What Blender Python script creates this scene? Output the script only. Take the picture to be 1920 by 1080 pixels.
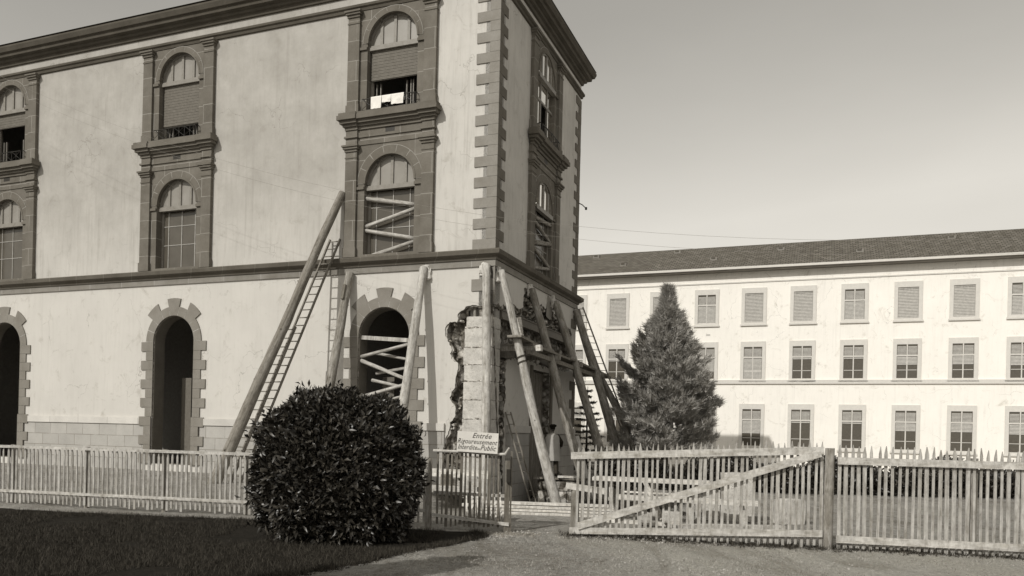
import bpy, bmesh, math, random
import numpy as np
from mathutils import Vector, Matrix, noise
from mathutils.geometry import tessellate_polygon
random.seed(7); rng = np.random.default_rng(11)
for o in list(bpy.data.objects): bpy.data.objects.remove(o)
SC = bpy.context.scene; COL = SC.collection
R = math.radians

# ---------------------------------------------------------------- camera
F = 1518.0; ROLL = 0.0235; EYE = 1.65
cam = bpy.data.cameras.new('camera'); cam.sensor_width = 36; cam.lens = F/1920*36
cam.shift_x = (960-942)/1920; cam.shift_y = (813.6-540)/1920; cam.clip_end = 2000
co = bpy.data.objects.new('camera', cam); COL.objects.link(co)
ca, sa = math.cos(ROLL), math.sin(ROLL)
co.matrix_world = Matrix(((ca, -sa, 0, 0), (0, 0, -1, 0), (sa, ca, 0, EYE), (0, 0, 0, 1)))
SC.camera = co

# ---------------------------------------------------------------- light
SUN = Vector((.6735, .8095, -.80)).normalized()          # direction the light travels
elev = math.asin(-SUN.z); azim = math.atan2(-SUN.x, -SUN.y)   # sun seen towards -SUN
SC.world = bpy.data.worlds.new('World'); SC.world.use_nodes = True
wt = SC.world.node_tree; wt.nodes.clear()
sky = wt.nodes.new('ShaderNodeTexSky'); sky.sky_type = 'NISHITA'; sky.sun_disc = False
sky.sun_elevation = elev; sky.sun_rotation = azim; sky.air_density = 1.4; sky.dust_density = 3.0; sky.ozone_density = 1.0
# monochrome plate: the film of the time saw blue best
sep = wt.nodes.new('ShaderNodeSeparateColor'); wt.links.new(sky.outputs[0], sep.inputs[0])
def wm(op, a, b):
    n = wt.nodes.new('ShaderNodeMath'); n.operation = op
    for i, x in enumerate((a, b)):
        if isinstance(x, (int, float)): n.inputs[i].default_value = x
        else: wt.links.new(x, n.inputs[i])
    return n.outputs[0]
lum = wm('ADD', wm('ADD', wm('MULTIPLY', sep.outputs[0], .4), wm('MULTIPLY', sep.outputs[1], .4)), wm('MULTIPLY', sep.outputs[2], .2))
comb = wt.nodes.new('ShaderNodeCombineColor')
lum = wm('MINIMUM', wm('MULTIPLY', wm('POWER', wm('MULTIPLY', lum, .25), 1.4), 4.7), 4.15)
wtc = wt.nodes.new('ShaderNodeTexCoord'); wmp = wt.nodes.new('ShaderNodeMapping'); wmp.inputs['Scale'].default_value = (1.2, 1.2, 3.4); wt.links.new(wtc.outputs['Generated'], wmp.inputs[0])
wn_ = wt.nodes.new('ShaderNodeTexNoise'); wn_.inputs['Scale'].default_value = 1.6; wn_.inputs['Detail'].default_value = 6; wt.links.new(wmp.outputs[0], wn_.inputs['Vector'])
lum = wm('MULTIPLY', lum, wm('ADD', .86, wm('MULTIPLY', wn_.outputs[0], .28)))   # thin high haze
for i, k in enumerate((1.0, .958, .872)): wt.links.new(wm('MULTIPLY', lum, k), comb.inputs[i])
bg = wt.nodes.new('ShaderNodeBackground'); bg.inputs[1].default_value = .13
wt.links.new(comb.outputs[0], bg.inputs[0])
wo = wt.nodes.new('ShaderNodeOutputWorld'); wt.links.new(bg.outputs[0], wo.inputs[0])
sl = bpy.data.lights.new('sun', 'SUN'); sl.energy = 2.0; sl.angle = R(.5); sl.color = (1, .975, .915)
so = bpy.data.objects.new('sun', sl); COL.objects.link(so)
so.rotation_euler = SUN.to_track_quat('-Z', 'Y').to_euler()
SC.view_settings.view_transform = 'Standard'; SC.view_settings.look = 'None'
SC.view_settings.exposure = 0.48; SC.view_settings.gamma = 1

# ---------------------------------------------------------------- materials
def grey(v):
    k = min(1, max(0, (v-.02)/.35))
    return (v, v*(.875+.09*k), v*(.68+.225*k), 1)
class NT:
    def __init__(s, name, rough=.85, spec=.3):
        s.m = bpy.data.materials.new(name); s.m.use_nodes = True; s.t = s.m.node_tree
        s.b = s.t.nodes['Principled BSDF']; s.b.inputs['Roughness'].default_value = rough
        s.b.inputs['Specular IOR Level'].default_value = spec
        s.tc = s.t.nodes.new('ShaderNodeTexCoord').outputs['Object']
    def link(s, a, b): s.t.links.new(a, b)
    def mapping(s, scale, src=None):
        n = s.t.nodes.new('ShaderNodeMapping'); n.inputs['Scale'].default_value = scale
        s.link(src or s.tc, n.inputs[0]); return n.outputs[0]
    def noise(s, scale, det=4, vec=None, rough=.55, dist=0):
        n = s.t.nodes.new('ShaderNodeTexNoise'); n.inputs['Scale'].default_value = scale
        n.inputs['Detail'].default_value = det; n.inputs['Roughness'].default_value = rough
        n.inputs['Distortion'].default_value = dist
        s.link(vec or s.tc, n.inputs['Vector']); return n.outputs[0]
    def ramp(s, fac, stops):
        n = s.t.nodes.new('ShaderNodeValToRGB'); e = n.color_ramp.elements
        while len(e) < len(stops): e.new(.5)
        for x, (p, c) in zip(e, stops): x.position = p; x.color = c if isinstance(c, tuple) else grey(c)
        s.link(fac, n.inputs[0]); return n.outputs[0]
    def math(s, op, a, b=0.0):
        n = s.t.nodes.new('ShaderNodeMath'); n.operation = op
        for i, x in enumerate((a, b)):
            if isinstance(x, (int, float)): n.inputs[i].default_value = x
            else: s.link(x, n.inputs[i])
        return n.outputs[0]
    def mix(s, fac, a, b, mode='MIX'):
        n = s.t.nodes.new('ShaderNodeMix'); n.data_type = 'RGBA'; n.blend_type = mode
        for i, x in ((0, fac), (6, a), (7, b)):
            if isinstance(x, (int, float, tuple)): n.inputs[i].default_value = x
            else: s.link(x, n.inputs[i])
        return n.outputs[2]
    def col(s, c): s.link(c, s.b.inputs['Base Color']) if not isinstance(c, tuple) else setattr(s.b.inputs['Base Color'], 'default_value', c)
    def bump(s, h, strength=.3, dist=.01):
        n = s.t.nodes.new('ShaderNodeBump'); n.inputs['Strength'].default_value = strength; n.inputs['Distance'].default_value = dist
        s.link(h, n.inputs['Height']); s.link(n.outputs[0], s.b.inputs['Normal'])

def m_stucco(name, v, dirt=.35, streak=True):
    n = NT(name, .95, .15)
    a = n.noise(.55, 6, rough=.65); b = n.noise(2.2, 6, n.mapping((3, 3, .35)), .7); c = n.noise(38, 3)
    d = n.noise(1.6, 8, rough=.75, dist=.6)
    base = n.ramp(a, [(.3, v*(1-dirt*.42)), (.62, v), (.8, v*1.04)])
    st = n.ramp(b, [(.32, (.76, .75, .73, 1)), (.5, (1, 1, 1, 1))])
    base = n.mix(.55 if streak else .2, base, st, 'MULTIPLY')
    blot = n.ramp(d, [(.30, (.60, .58, .54, 1)), (.44, (1, 1, 1, 1))])
    base = n.mix(.6, base, blot, 'MULTIPLY')
    # a larger weathered field high on the long side, away from the corner
    sx = n.t.nodes.new('ShaderNodeSeparateXYZ'); n.link(n.tc, sx.inputs[0])
    g = n.math('MULTIPLY', n.ramp(n.math('MULTIPLY', sx.outputs[0], -.1), [(.34, (0, 0, 0, 1)), (.60, (1, 1, 1, 1))]),
               n.ramp(n.math('MULTIPLY', sx.outputs[2], .06), [(.40, (0, 0, 0, 1)), (.62, (1, 1, 1, 1))]))
    g = n.math('MULTIPLY', g, n.ramp(n.noise(.8, 7, rough=.7), [(.30, (1, 1, 1, 1)), (.75, (.35, .35, .35, 1))]))
    base = n.mix(n.math('MULTIPLY', g, .8), base, grey(v*.5))
    run = n.noise(1.0, 5, n.mapping((5.5, 5.5, .16)), .7)
    under = n.math('MULTIPLY', n.ramp(run, [(.52, (0, 0, 0, 1)), (.66, (1, 1, 1, 1))]), n.ramp(n.noise(.45, 3), [(.42, (0, 0, 0, 1)), (.6, (1, 1, 1, 1))]))
    base = n.mix(n.math('MULTIPLY', under, .30 if streak else .14), base, grey(v*.42))
    vo = n.t.nodes.new('ShaderNodeTexVoronoi'); vo.feature = 'DISTANCE_TO_EDGE'; vo.inputs['Scale'].default_value = .42
    wv = n.t.nodes.new('ShaderNodeVectorMath'); wv.operation = 'ADD'; n.link(n.tc, wv.inputs[0])
    nz = n.t.nodes.new('ShaderNodeTexNoise'); nz.inputs['Scale'].default_value = 1.4; nz.inputs['Detail'].default_value = 7; n.link(n.tc, nz.inputs['Vector']); n.link(nz.outputs['Color'], wv.inputs[1])
    n.link(wv.outputs[0], vo.inputs['Vector'])
    crack = n.math('MULTIPLY', n.ramp(vo.outputs['Distance'], [(.0, (1, 1, 1, 1)), (.0035, (0, 0, 0, 1))]), n.ramp(n.noise(.6, 2), [(.5, (0, 0, 0, 1)), (.56, (1, 1, 1, 1))]))
    base = n.mix(n.math('MULTIPLY', crack, .6), base, grey(v*.3))
    sp = n.ramp(n.noise(13, 4, rough=.8), [(.27, (.62, .6, .56, 1)), (.36, (1, 1, 1, 1))])
    base = n.mix(.5, base, sp, 'MULTIPLY')
    n.col(base); n.bump(c, .25, .006); return n.m
def m_stone(name, v, joint=None, bw=.9, bh=.48, var=.22, mortar=.012, off=.5):
    n = NT(name, .9, .15)
    sx = n.t.nodes.new('ShaderNodeSeparateXYZ'); n.link(n.tc, sx.inputs[0])
    cx = n.t.nodes.new('ShaderNodeCombineXYZ'); n.link(n.math('ADD', sx.outputs[0], sx.outputs[1]), cx.inputs[0]); n.link(sx.outputs[2], cx.inputs[1])
    nz = n.noise(1.3, 6, rough=.65); fine = n.noise(22, 5, rough=.7)
    base = n.ramp(nz, [(.28, v*(1-var)), (.72, v*(1+var))])
    base = n.mix(.35, base, n.ramp(fine, [(.3, (.7, .7, .7, 1)), (.7, (1.1, 1.1, 1.1, 1))]), 'MULTIPLY')
    if joint is not None:
        br = n.t.nodes.new('ShaderNodeTexBrick'); br.offset = off; br.inputs['Scale'].default_value = 1
        br.inputs['Brick Width'].default_value = bw; br.inputs['Row Height'].default_value = bh
        br.inputs['Mortar Size'].default_value = mortar; br.inputs['Mortar Smooth'].default_value = .2
        br.inputs['Color1'].default_value = (.86, .86, .86, 1); br.inputs['Color2'].default_value = (1.1, 1.1, 1.1, 1)
        br.inputs['Mortar'].default_value = (1, 1, 1, 1)
        n.link(cx.outputs[0], br.inputs['Vector'])
        base = n.mix(.8, base, br.outputs['Color'], 'MULTIPLY')
        patchy = n.math('MULTIPLY', br.outputs['Fac'], n.ramp(n.noise(1.7, 3), [(.33, (.2, .2, .2, 1)), (.5, (1, 1, 1, 1))]))
        base = n.mix(patchy, base, grey(joint))
    n.col(base); n.bump(fine, .35, .008); return n.m
def m_plain(name, v, rough=.8, spec=.3, var=.15, sc=9, tint=None):
    n = NT(name, rough, spec); a = n.noise(sc, 5, rough=.65)
    n.col(n.ramp(a, [(.3, v*(1-var)), (.7, v*(1+var))])); n.bump(a, .15, .005); return n.m
def m_wood(name, v, var=.3, stretch=(9, 9, .7), dark=.5, blot=.0):
    n = NT(name, .85, .2)
    oi = n.t.nodes.new('ShaderNodeObjectInfo')
    add = n.t.nodes.new('ShaderNodeVectorMath'); add.operation = 'ADD'; n.link(n.mapping(stretch), add.inputs[0])
    sc = n.t.nodes.new('ShaderNodeVectorMath'); sc.operation = 'SCALE'; sc.inputs[0].default_value = (37, 11, 23); n.link(oi.outputs['Random'], sc.inputs['Scale'])
    n.link(sc.outputs[0], add.inputs[1])
    g = n.noise(1.6, 7, add.outputs[0], .65, .8)
    base = n.ramp(g, [(.25, v*dark), (.48, v*(1-var*.3)), (.75, v*(1+var))])
    k = n.noise(2.2, 3, add.outputs[0] if blot == 0 else n.mapping((2.2, 2.2, 1.1)))
    base = n.mix(.5, base, n.ramp(k, [(.36, (.62, .6, .55, 1)), (.52, (1, 1, 1, 1))]), 'MULTIPLY')
    mo = n.noise(11, 5, n.mapping((1, 1, .45)), .75)
    base = n.mix(.75, base, n.ramp(mo, [(.34, (.55, .53, .5, 1)), (.5, (1, 1, 1, 1)), (.68, (1.35, 1.35, 1.35, 1))]), 'MULTIPLY')
    n.col(base); n.bump(n.math('ADD', g, mo), .8, .014); return n.m
def m_rubble(name, v, sc=3.2):
    n = NT(name, .95, .1)
    vo = n.t.nodes.new('ShaderNodeTexVoronoi'); vo.inputs['Scale'].default_value = sc; n.link(n.tc, vo.inputs['Vector'])
    a = n.noise(7, 6, rough=.7)
    h = n.t.nodes.new('ShaderNodeSeparateColor'); n.link(vo.outputs['Color'], h.inputs[0])
    base = n.ramp(h.outputs[0], [(0, v*.4), (.5, v), (1, v*1.9)])
    base = n.mix(.8, base, n.ramp(a, [(.35, (.35, .33, .3, 1)), (.62, (1.1, 1.1, 1.1, 1))]), 'MULTIPLY')
    base = n.mix(.8, base, n.ramp(vo.outputs['Distance'], [(.35, (1, 1, 1, 1)), (.7, (.3, .28, .25, 1))]), 'MULTIPLY')
    n.col(base); n.bump(a, .8, .03); return n.m

M = {}
M['stucco'] = m_stucco('sunbleached_stucco', .60)
M['stucco_low'] = m_stucco('lower_stucco', .60, .2, False)
M['sandstone'] = m_stone('grey_sandstone', .17, .30, 1.15, .66)
M['sand_plain'] = m_stone('plain_sandstone', .16)
M['belt'] = m_stone('belt_stone', .13, .2, 1.4, 3.0)
M['belt_face'] = m_stone('belt_frieze_stone', .26, .38, 1.6, 3.0)
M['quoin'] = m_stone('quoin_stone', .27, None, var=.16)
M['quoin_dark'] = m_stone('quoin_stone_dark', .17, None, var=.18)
M['rusticated'] = m_stone('arch_stone', .235, None, var=.18)
M['mortar'] = m_plain('pale_mortar', .30)
M['plinth'] = m_stone('plinth_stone', .42, .22, .85, .42, .1)
M['plinth_band'] = m_stone('plinth_band_stone', .6, .4, 1.5, 3.0, .1)
M['cornice'] = m_stone('cornice_stone', .10)
n = NT('fresh_limestone', .95, .1)
a = n.noise(3.0, 6, rough=.7); b = n.noise(34, 5, rough=.8); c_ = n.noise(11, 4, rough=.7)
bs = n.mix(.8, n.ramp(a, [(.3, .46), (.6, .66)]), n.ramp(b, [(.34, (.5, .48, .45, 1)), (.46, (1, 1, 1, 1))]), 'MULTIPLY')
bs = n.mix(.6, bs, n.ramp(c_, [(.33, (.6, .58, .55, 1)), (.45, (1, 1, 1, 1))]), 'MULTIPLY')
n.col(bs); n.bump(n.math('ADD', b, c_), .9, .02); M['pier'] = n.m
M['pier_mortar'] = m_rubble('rough_mortar', .5, 14)
M['rubble'] = m_rubble('broken_rubble', .36, 4.5)
M['rubble_pale'] = m_rubble('broken_plaster_edge', .5, 7)
M['brick'] = m_rubble('dark_broken_brick', .36, 6)
M['lintel'] = m_plain('rusty_steel_beam', .15, .6, .4)
M['dark'] = m_plain('dark_interior', .35)
M['frame'] = m_plain('grey_window_paint', .24, .5)
M['frame_white'] = m_plain('white_window_paint', .6, .5)
M['glaze'] = m_plain('weathered_glazing_bar', .36, .6)
M['shutter'] = m_plain('wooden_roller_shutter', .155, .7)
M['curtain'] = m_plain('drawn_white_curtain', .33, .9)
M['curtain_r'] = m_plain('bright_curtain', .78, .9)
M['iron'] = m_plain('dark_iron', .03, .5)
M['cloth'] = m_plain('white_cloth', .8, .9, .1, .06, 4)
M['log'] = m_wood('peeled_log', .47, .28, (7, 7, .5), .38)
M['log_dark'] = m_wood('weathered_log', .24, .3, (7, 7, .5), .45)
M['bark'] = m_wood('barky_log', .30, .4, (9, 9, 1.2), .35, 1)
M['plank'] = m_wood('grey_plank', .24, .25, (.5, 8, 8))
M['picket'] = m_wood('split_picket_wood', .21, .35, (9, 9, .6), .55)
M['picket_pale'] = m_wood('pale_picket_wood', .42, .3, (9, 9, .6), .6)
M['rail'] = m_wood('sawn_rail', .52, .2, (.6, 7, 7), .7)
M['fresh'] = m_wood('fresh_sawn_timber', .66, .15, (.5, 7, 7), .75)
M['rope'] = m_plain('twisted_rope', .07, .9)
M['sign'] = m_plain('white_sign_paint', .68, .7, .2, .08, 5)
M['ink'] = m_plain('faded_black_lettering', .035, .8)
M['farwall'] = m_stucco('far_stucco', .93, .12, False)
M['farstone'] = m_plain('far_window_stone', .66, .9, .1, .06)
M['farshutter'] = m_plain('far_louvre_paint', .56, .8)
M['fardark'] = m_plain('far_louvre_gap', .33, .8)
M['farglass'] = m_plain('dark_glass', .10, .2, .5)
M['trunk'] = m_wood('tree_bark', .08, .3)
M['bead'] = m_plain('small_conifer_needles', .05, .7)

# ---------------------------------------------------------------- helpers
def tag(o, label=None, cat=None, group=None, kind=None):
    if label: o['label'] = label
    if cat: o['category'] = cat
    if group: o['group'] = group
    if kind: o['kind'] = kind
    return o
def empty(name, loc, rz, label, cat, group=None):
    o = bpy.data.objects.new(name, None); COL.objects.link(o); o.location = loc; o.rotation_euler = (0, 0, rz)
    o.empty_display_size = .2
    return tag(o, label, cat, group)
def link(name, me, mat, parent=None, smooth=False):
    for m in (mat if isinstance(mat, (list, tuple)) else [mat]): me.materials.append(m)
    if smooth: me.polygons.foreach_set('use_smooth', [True]*len(me.polygons))
    o = bpy.data.objects.new(name, me); COL.objects.link(o)
    if parent is not None: o.parent = parent
    return o
def obj(name, bm, mat, parent=None, smooth=False, fix=True):
    if fix: bmesh.ops.recalc_face_normals(bm, faces=bm.faces)
    me = bpy.data.meshes.new(name); bm.to_mesh(me); bm.free()
    return link(name, me, mat, parent, smooth)
def NB(): return bmesh.new()
def box(bm, x0, x1, y0, y1, z0, z1, mi=0, jit=0):
    vs = [bm.verts.new((x+random.uniform(-jit, jit), y+random.uniform(-jit, jit), z+random.uniform(-jit, jit))) for x in (x0, x1) for y in (y0, y1) for z in (z0, z1)]
    for f in ((0, 1, 3, 2), (4, 6, 7, 5), (0, 4, 5, 1), (2, 3, 7, 6), (0, 2, 6, 4), (1, 5, 7, 3)):
        bm.faces.new([vs[i] for i in f]).material_index = mi
    return vs
def beam(bm, a, b, w, h, up=Vector((0, 0, 1)), mi=0):
    a = Vector(a); b = Vector(b); d = (b-a).normalized(); s = d.cross(up)
    if s.length < 1e-4: s = Vector((1, 0, 0))
    s.normalize(); u = s.cross(d)
    vs = [bm.verts.new(p+s*i*w/2+u*j*h/2) for p in (a, b) for i in (-1, 1) for j in (-1, 1)]
    for f in ((0, 1, 3, 2), (4, 6, 7, 5), (0, 4, 5, 1), (2, 3, 7, 6), (0, 2, 6, 4), (1, 5, 7, 3)):
        bm.faces.new([vs[i] for i in f]).material_index = mi
def tube(bm, pts, rad, seg=8, cap=True, mi=0, rough=0):
    pts = [Vector(p) for p in pts]; rings = []
    n = len(pts)
    if not hasattr(rad, '__len__'): rad = [rad]*n
    ref = Vector((0.13, 1, .07)).normalized()
    for i, p in enumerate(pts):
        d = (pts[min(i+1, n-1)]-pts[max(i-1, 0)]).normalized()
        s = d.cross(ref)
        if s.length < .05: s = d.cross(Vector((1, 0, 0)))
        s.normalize(); u = s.cross(d)
        rings.append([bm.verts.new(p+(s*math.cos(t)+u*math.sin(t))*rad[i]*(1+random.uniform(-rough, rough))) for t in [2*math.pi*k/seg for k in range(seg)]])
    for a, b in zip(rings, rings[1:]):
        for k in range(seg): bm.faces.new((a[k], a[(k+1) % seg], b[(k+1) % seg], b[k])).material_index = mi
    if cap:
        bm.faces.new(rings[0][::-1]).material_index = mi; bm.faces.new(rings[-1]).material_index = mi
def raw(name, V, Fc, mat, parent=None, smooth=False):
    me = bpy.data.meshes.new(name); V = np.asarray(V, dtype=np.float32); Fc = np.asarray(Fc, dtype=np.int32)
    k = Fc.shape[1]
    me.vertices.add(len(V)); me.vertices.foreach_set('co', V.ravel())
    me.loops.add(Fc.size); me.loops.foreach_set('vertex_index', Fc.ravel())
    me.polygons.add(len(Fc)); me.polygons.foreach_set('loop_start', np.arange(0, Fc.size, k, dtype=np.int32))
    me.polygons.foreach_set('loop_total', np.full(len(Fc), k, dtype=np.int32))
    me.update(calc_edges=True); me.validate()
    return link(name, me, mat, parent, smooth)

# ---------------------------------------------------------------- ground height
def sst(a, b, x):
    t = min(1, max(0, (x-a)/(b-a))); return t*t*(3-2*t)
def gh(x, y):
    k = sst(-1.4, -.4, x)*(1-sst(5.2, 6.6, x))*sst(18.2, 19.8, y)*(1-sst(31, 33, y))
    h = -.68*k + .06*k*noise.noise((x*1.3, y*1.3, 2))
    near = 1-sst(40, 60, math.hypot(x, y))
    return h + near*.035*noise.noise((x*.35, y*.35, 0)) + near*.008*noise.noise((x*2.1, y*2.1, 5))
def axis(lo, hi, a, b, fine, coarse):
    r = list(np.arange(a, b+1e-6, fine)); x = a; s = fine; L_ = []
    while x > lo: s *= 1.25; x -= min(s, coarse); L_.append(x)
    x = r[-1]; s = fine; H_ = []
    while x < hi: s *= 1.25; x += min(s, coarse); H_.append(x)
    return L_[::-1]+r+H_
gx = axis(-300, 300, -10, 11, .2, 60); gy = axis(-60, 600, 6, 34, .2, 60)
V = [(x, y, gh(x, y)) for y in gy for x in gx]; nx = len(gx)
Fc = [(j*nx+i, j*nx+i+1, (j+1)*nx+i+1, (j+1)*nx+i) for j in range(len(gy)-1) for i in range(nx-1)]
n = NT('gravel_yard', .95, .1)
f1 = n.noise(.5, 6, rough=.7); f2 = n.noise(9, 8, rough=.8); f3 = n.noise(55, 4, rough=.7)
gr = n.ramp(f1, [(.3, .27), (.55, .39), (.75, .46)])
gr = n.mix(.75, gr, n.ramp(f2, [(.36, (.5, .48, .44, 1)), (.5, (1, 1, 1, 1)), (.66, (1.45, 1.45, 1.45, 1))]), 'MULTIPLY')
gr = n.mix(.6, gr, n.ramp(f3, [(.38, (.45, .43, .4, 1)), (.52, (1, 1, 1, 1)), (.68, (1.7, 1.7, 1.65, 1))]), 'MULTIPLY')
sx = n.t.nodes.new('ShaderNodeSeparateXYZ'); n.link(n.tc, sx.inputs[0])
# the dug-over earth by the broken corner is dark soil
def band(v, a, b, w):
    return n.math('MULTIPLY', n.math('MULTIPLY', n.math('SUBTRACT', v, a), 1/w), 1.0), n.math('MULTIPLY', n.math('SUBTRACT', b, v), 1/w)
jx = n.math('ADD', sx.outputs[0], n.math('MULTIPLY', n.math('SUBTRACT', n.noise(.9, 4), .5), 2.2))
jy = n.math('ADD', sx.outputs[1], n.math('MULTIPLY', n.math('SUBTRACT', n.noise(.8, 4), .5), 2.0))
x1, x2 = band(jx, -1.8, 5.6, .5); y1, y2 = band(jy, 17.2, 30, .6)
mk = n.math('MINIMUM', n.math('MINIMUM', x1, x2), n.math('MINIMUM', y1, y2))
mk = n.ramp(mk, [(0, (0, 0, 0, 1)), (1, (1, 1, 1, 1))])
soil = n.ramp(f2, [(.35, .030), (.6, .065), (.75, .11)])
gr = n.mix(mk, gr, soil)
# paler trodden dry grass on the right of the foreground
px_, _ = band(n.math('ADD', jx, n.math('MULTIPLY', jy, -.05)), .3, 9, 1.6)
py_ = n.math('MULTIPLY', n.math('SUBTRACT', 13.2, jy), .8)
pk = n.ramp(n.math('MINIMUM', px_, py_), [(0, (0, 0, 0, 1)), (1, (1, 1, 1, 1))])
gr = n.mix(n.math('MULTIPLY', pk, .55), gr, n.mix(.8, grey(.60), n.ramp(n.noise(26, 6, n.mapping((1, .5, 1)), .8), [(.35, (.5, .5, .46, 1)), (.65, (1.3, 1.3, 1.25, 1))]), 'MULTIPLY'))
rut = n.noise(1.1, 5, n.mapping((1.0, .22, 1)), .7, 1.2)
gr = n.mix(.75, gr, n.ramp(rut, [(.36, (.68, .66, .62, 1)), (.48, (1, 1, 1, 1)), (.62, (1.12, 1.12, 1.1, 1))]), 'MULTIPLY')
n.col(gr); n.bump(n.math('ADD', n.math('ADD', f2, f3), n.math('MULTIPLY', rut, 1.5)), 1.0, .045)
M['ground'] = n.m
tag(raw('ground', V, Fc, M['ground'], smooth=True), 'trodden gravel yard in front of the building site', kind='structure')

# ---------------------------------------------------------------- the main building (local: x = -t on the long side, y = u on the gable side)
C0 = Vector((-.3683, 25.0, 0)); PH = -math.atan2(.36656, .93040)
W = 8.96; LEN = 26.0; TOP = 16.1
BW = Matrix.Translation(C0) @ Matrix.Rotation(PH, 4, 'Z')
def LW(t, o, z): return BW @ Vector((-t, -o, z))      # long (sunlit) side
def RW(u, o, z): return BW @ Vector((o, u, z))        # gable (shaded) side
bld = empty('hospital_building', C0, PH, 'tall pale stucco building with stone quoins and a broken open corner, shored with logs', 'building')
def P(side, t, o, z): return (-t, -o, z) if side == 'L' else (o, t, z)
def fbox(bm, side, t0, t1, z0, z1, o0, o1, mi=0, jit=0):
    a = P(side, t0, o0, z0); b = P(side, t1, o1, z1)
    box(bm, min(a[0], b[0]), max(a[0], b[0]), min(a[1], b[1]), max(a[1], b[1]), z0, z1, mi, jit)
def slab(bm, side, outer, holes, o_f, o_b, mi=0, mi_edge=None):
    loops = [outer]+holes
    flat = [p for l in loops for p in l]
    tri = tessellate_polygon([[Vector((p[0], p[1], 0)) for p in l] for l in loops])
    vf = [bm.verts.new(P(side, p[0], o_f, p[1])) for p in flat]
    vb = [bm.verts.new(P(side, p[0], o_b, p[1])) for p in flat]
    for t in tri:
        try:
            bm.faces.new([vf[i] for i in t]).material_index = mi
            bm.faces.new([vb[i] for i in reversed(t)]).material_index = mi
        except ValueError: pass
    k = 0
    for l in loops:
        m = len(l)
        for i in range(m):
            a, b = k+i, k+(i+1) % m
            f = bm.faces.new((vf[a], vf[b], vb[b], vb[a])); f.material_index = mi if mi_edge is None else mi_edge
        k += m
def rect(t0, t1, z0, z1): return [(t0, z0), (t1, z0), (t1, z1), (t0, z1)]
def arch(c, h, z0, zs, n=20): return [(c-h, z0), (c+h, z0)]+[(c+h*math.cos(a), zs+h*math.sin(a)) for a in [math.pi*i/n for i in range(n+1)]]
def ragged(loop, amp, step=.09):
    out = []
    m = len(loop)
    for i in range(m):
        a, b = Vector(loop[i][:2]), Vector(loop[(i+1) % m][:2]); L_ = (b-a).length
        if len(loop[i]) > 2:      # marked as a broken edge
            k = max(1, int(L_/step)); d = (b-a)/max(L_, 1e-5); nn = Vector((-d.y, d.x))
            out.append(tuple(a))
            for j in range(1, k):
                p = a.lerp(b, j/k)+nn*random.uniform(-amp, amp); out.append(tuple(p))
        else: out.append(tuple(a))
    return out

bays = [('L', 3.75), ('L', 12.6), ('L', 21.4), ('R', 4.48)]
RO = .93
# --- upper walls
for side, ln in (('L', LEN), ('R', W)):
    bm = NB(); hs = [rect(c-1.5, c+1.5, 7.35, 15.4) for s, c in bays if s == side]
    o0 = 0 if side == 'L' else .0
    lo = .0 if side == 'L' else .0
    slab(bm, side, rect(lo, ln, 6.95, TOP), hs, 0, -.45)
    obj('upper_wall', bm, M['stucco'], bld)
# --- ground-floor long wall: doorway arch and the broken corner
B1 = 'x'
holeL = [(1.62, -.2, B1), (1.55, 1.25, B1), (1.5, 1.54, B1), (1.41, 1.74, B1), (1.40, 1.97, B1), (1.23, 2.14, B1), (1.21, 2.34, B1), (1.26, 2.55, B1), (1.42, 2.76, B1), (1.36, 2.92, B1),
         (1.24, 3.08, B1), (1.22, 3.42, B1), (1.17, 3.61, B1), (1.16, 3.84, B1), (1.28, 3.88, B1), (1.39, 3.98, B1), (1.44, 4.14, B1), (1.38, 4.26, B1), (1.41, 4.37, B1), (1.53, 4.53, B1),
         (1.62, 4.70, B1), (1.64, 4.90, B1), (1.57, 5.06, B1), (1.48, 5.14, B1), (1.23, 5.12, B1), (1.21, 5.30, B1), (1.17, 5.42, B1), (1.09, 5.48, B1), (1.02, 5.50, B1), (.94, 5.61, B1),
         (.78, 5.63, B1), (.59, 5.64, B1), (.37, 5.62, B1), (0, 5.66)]
DC, DH, DS = 3.835, .945, 4.75
random.seed(3)
rl = ragged(holeL, .028, .06)
doors = [arch(DC, DH, .25, DS), arch(12.6, DH, .25, DS), arch(21.4, DH, .25, DS)]
tail = [(0, 6.95), (LEN, 6.95), (LEN, -1), (1.62, -1)]
bm = NB(); slab(bm, 'L', rl+tail, doors, 0, -.035, 0, 1); obj('stucco_skin', bm, [M['stucco_low'], M['rubble_pale']], bld)
random.seed(5)
inner = [(max(0, t-random.uniform(.0, .07)) if z < 5.6 and t > .1 else t, z-(.05 if (z > 5.55 and z < 5.7) else 0)+random.uniform(-.03, .03) if z < 6 and z > 0 else z) for t, z in ragged(holeL, .03, .08)]
bm = NB(); slab(bm, 'L', inner+tail, doors, -.035, -.5, 0, 0); obj('rubble_wall', bm, M['rubble'], bld)
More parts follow.
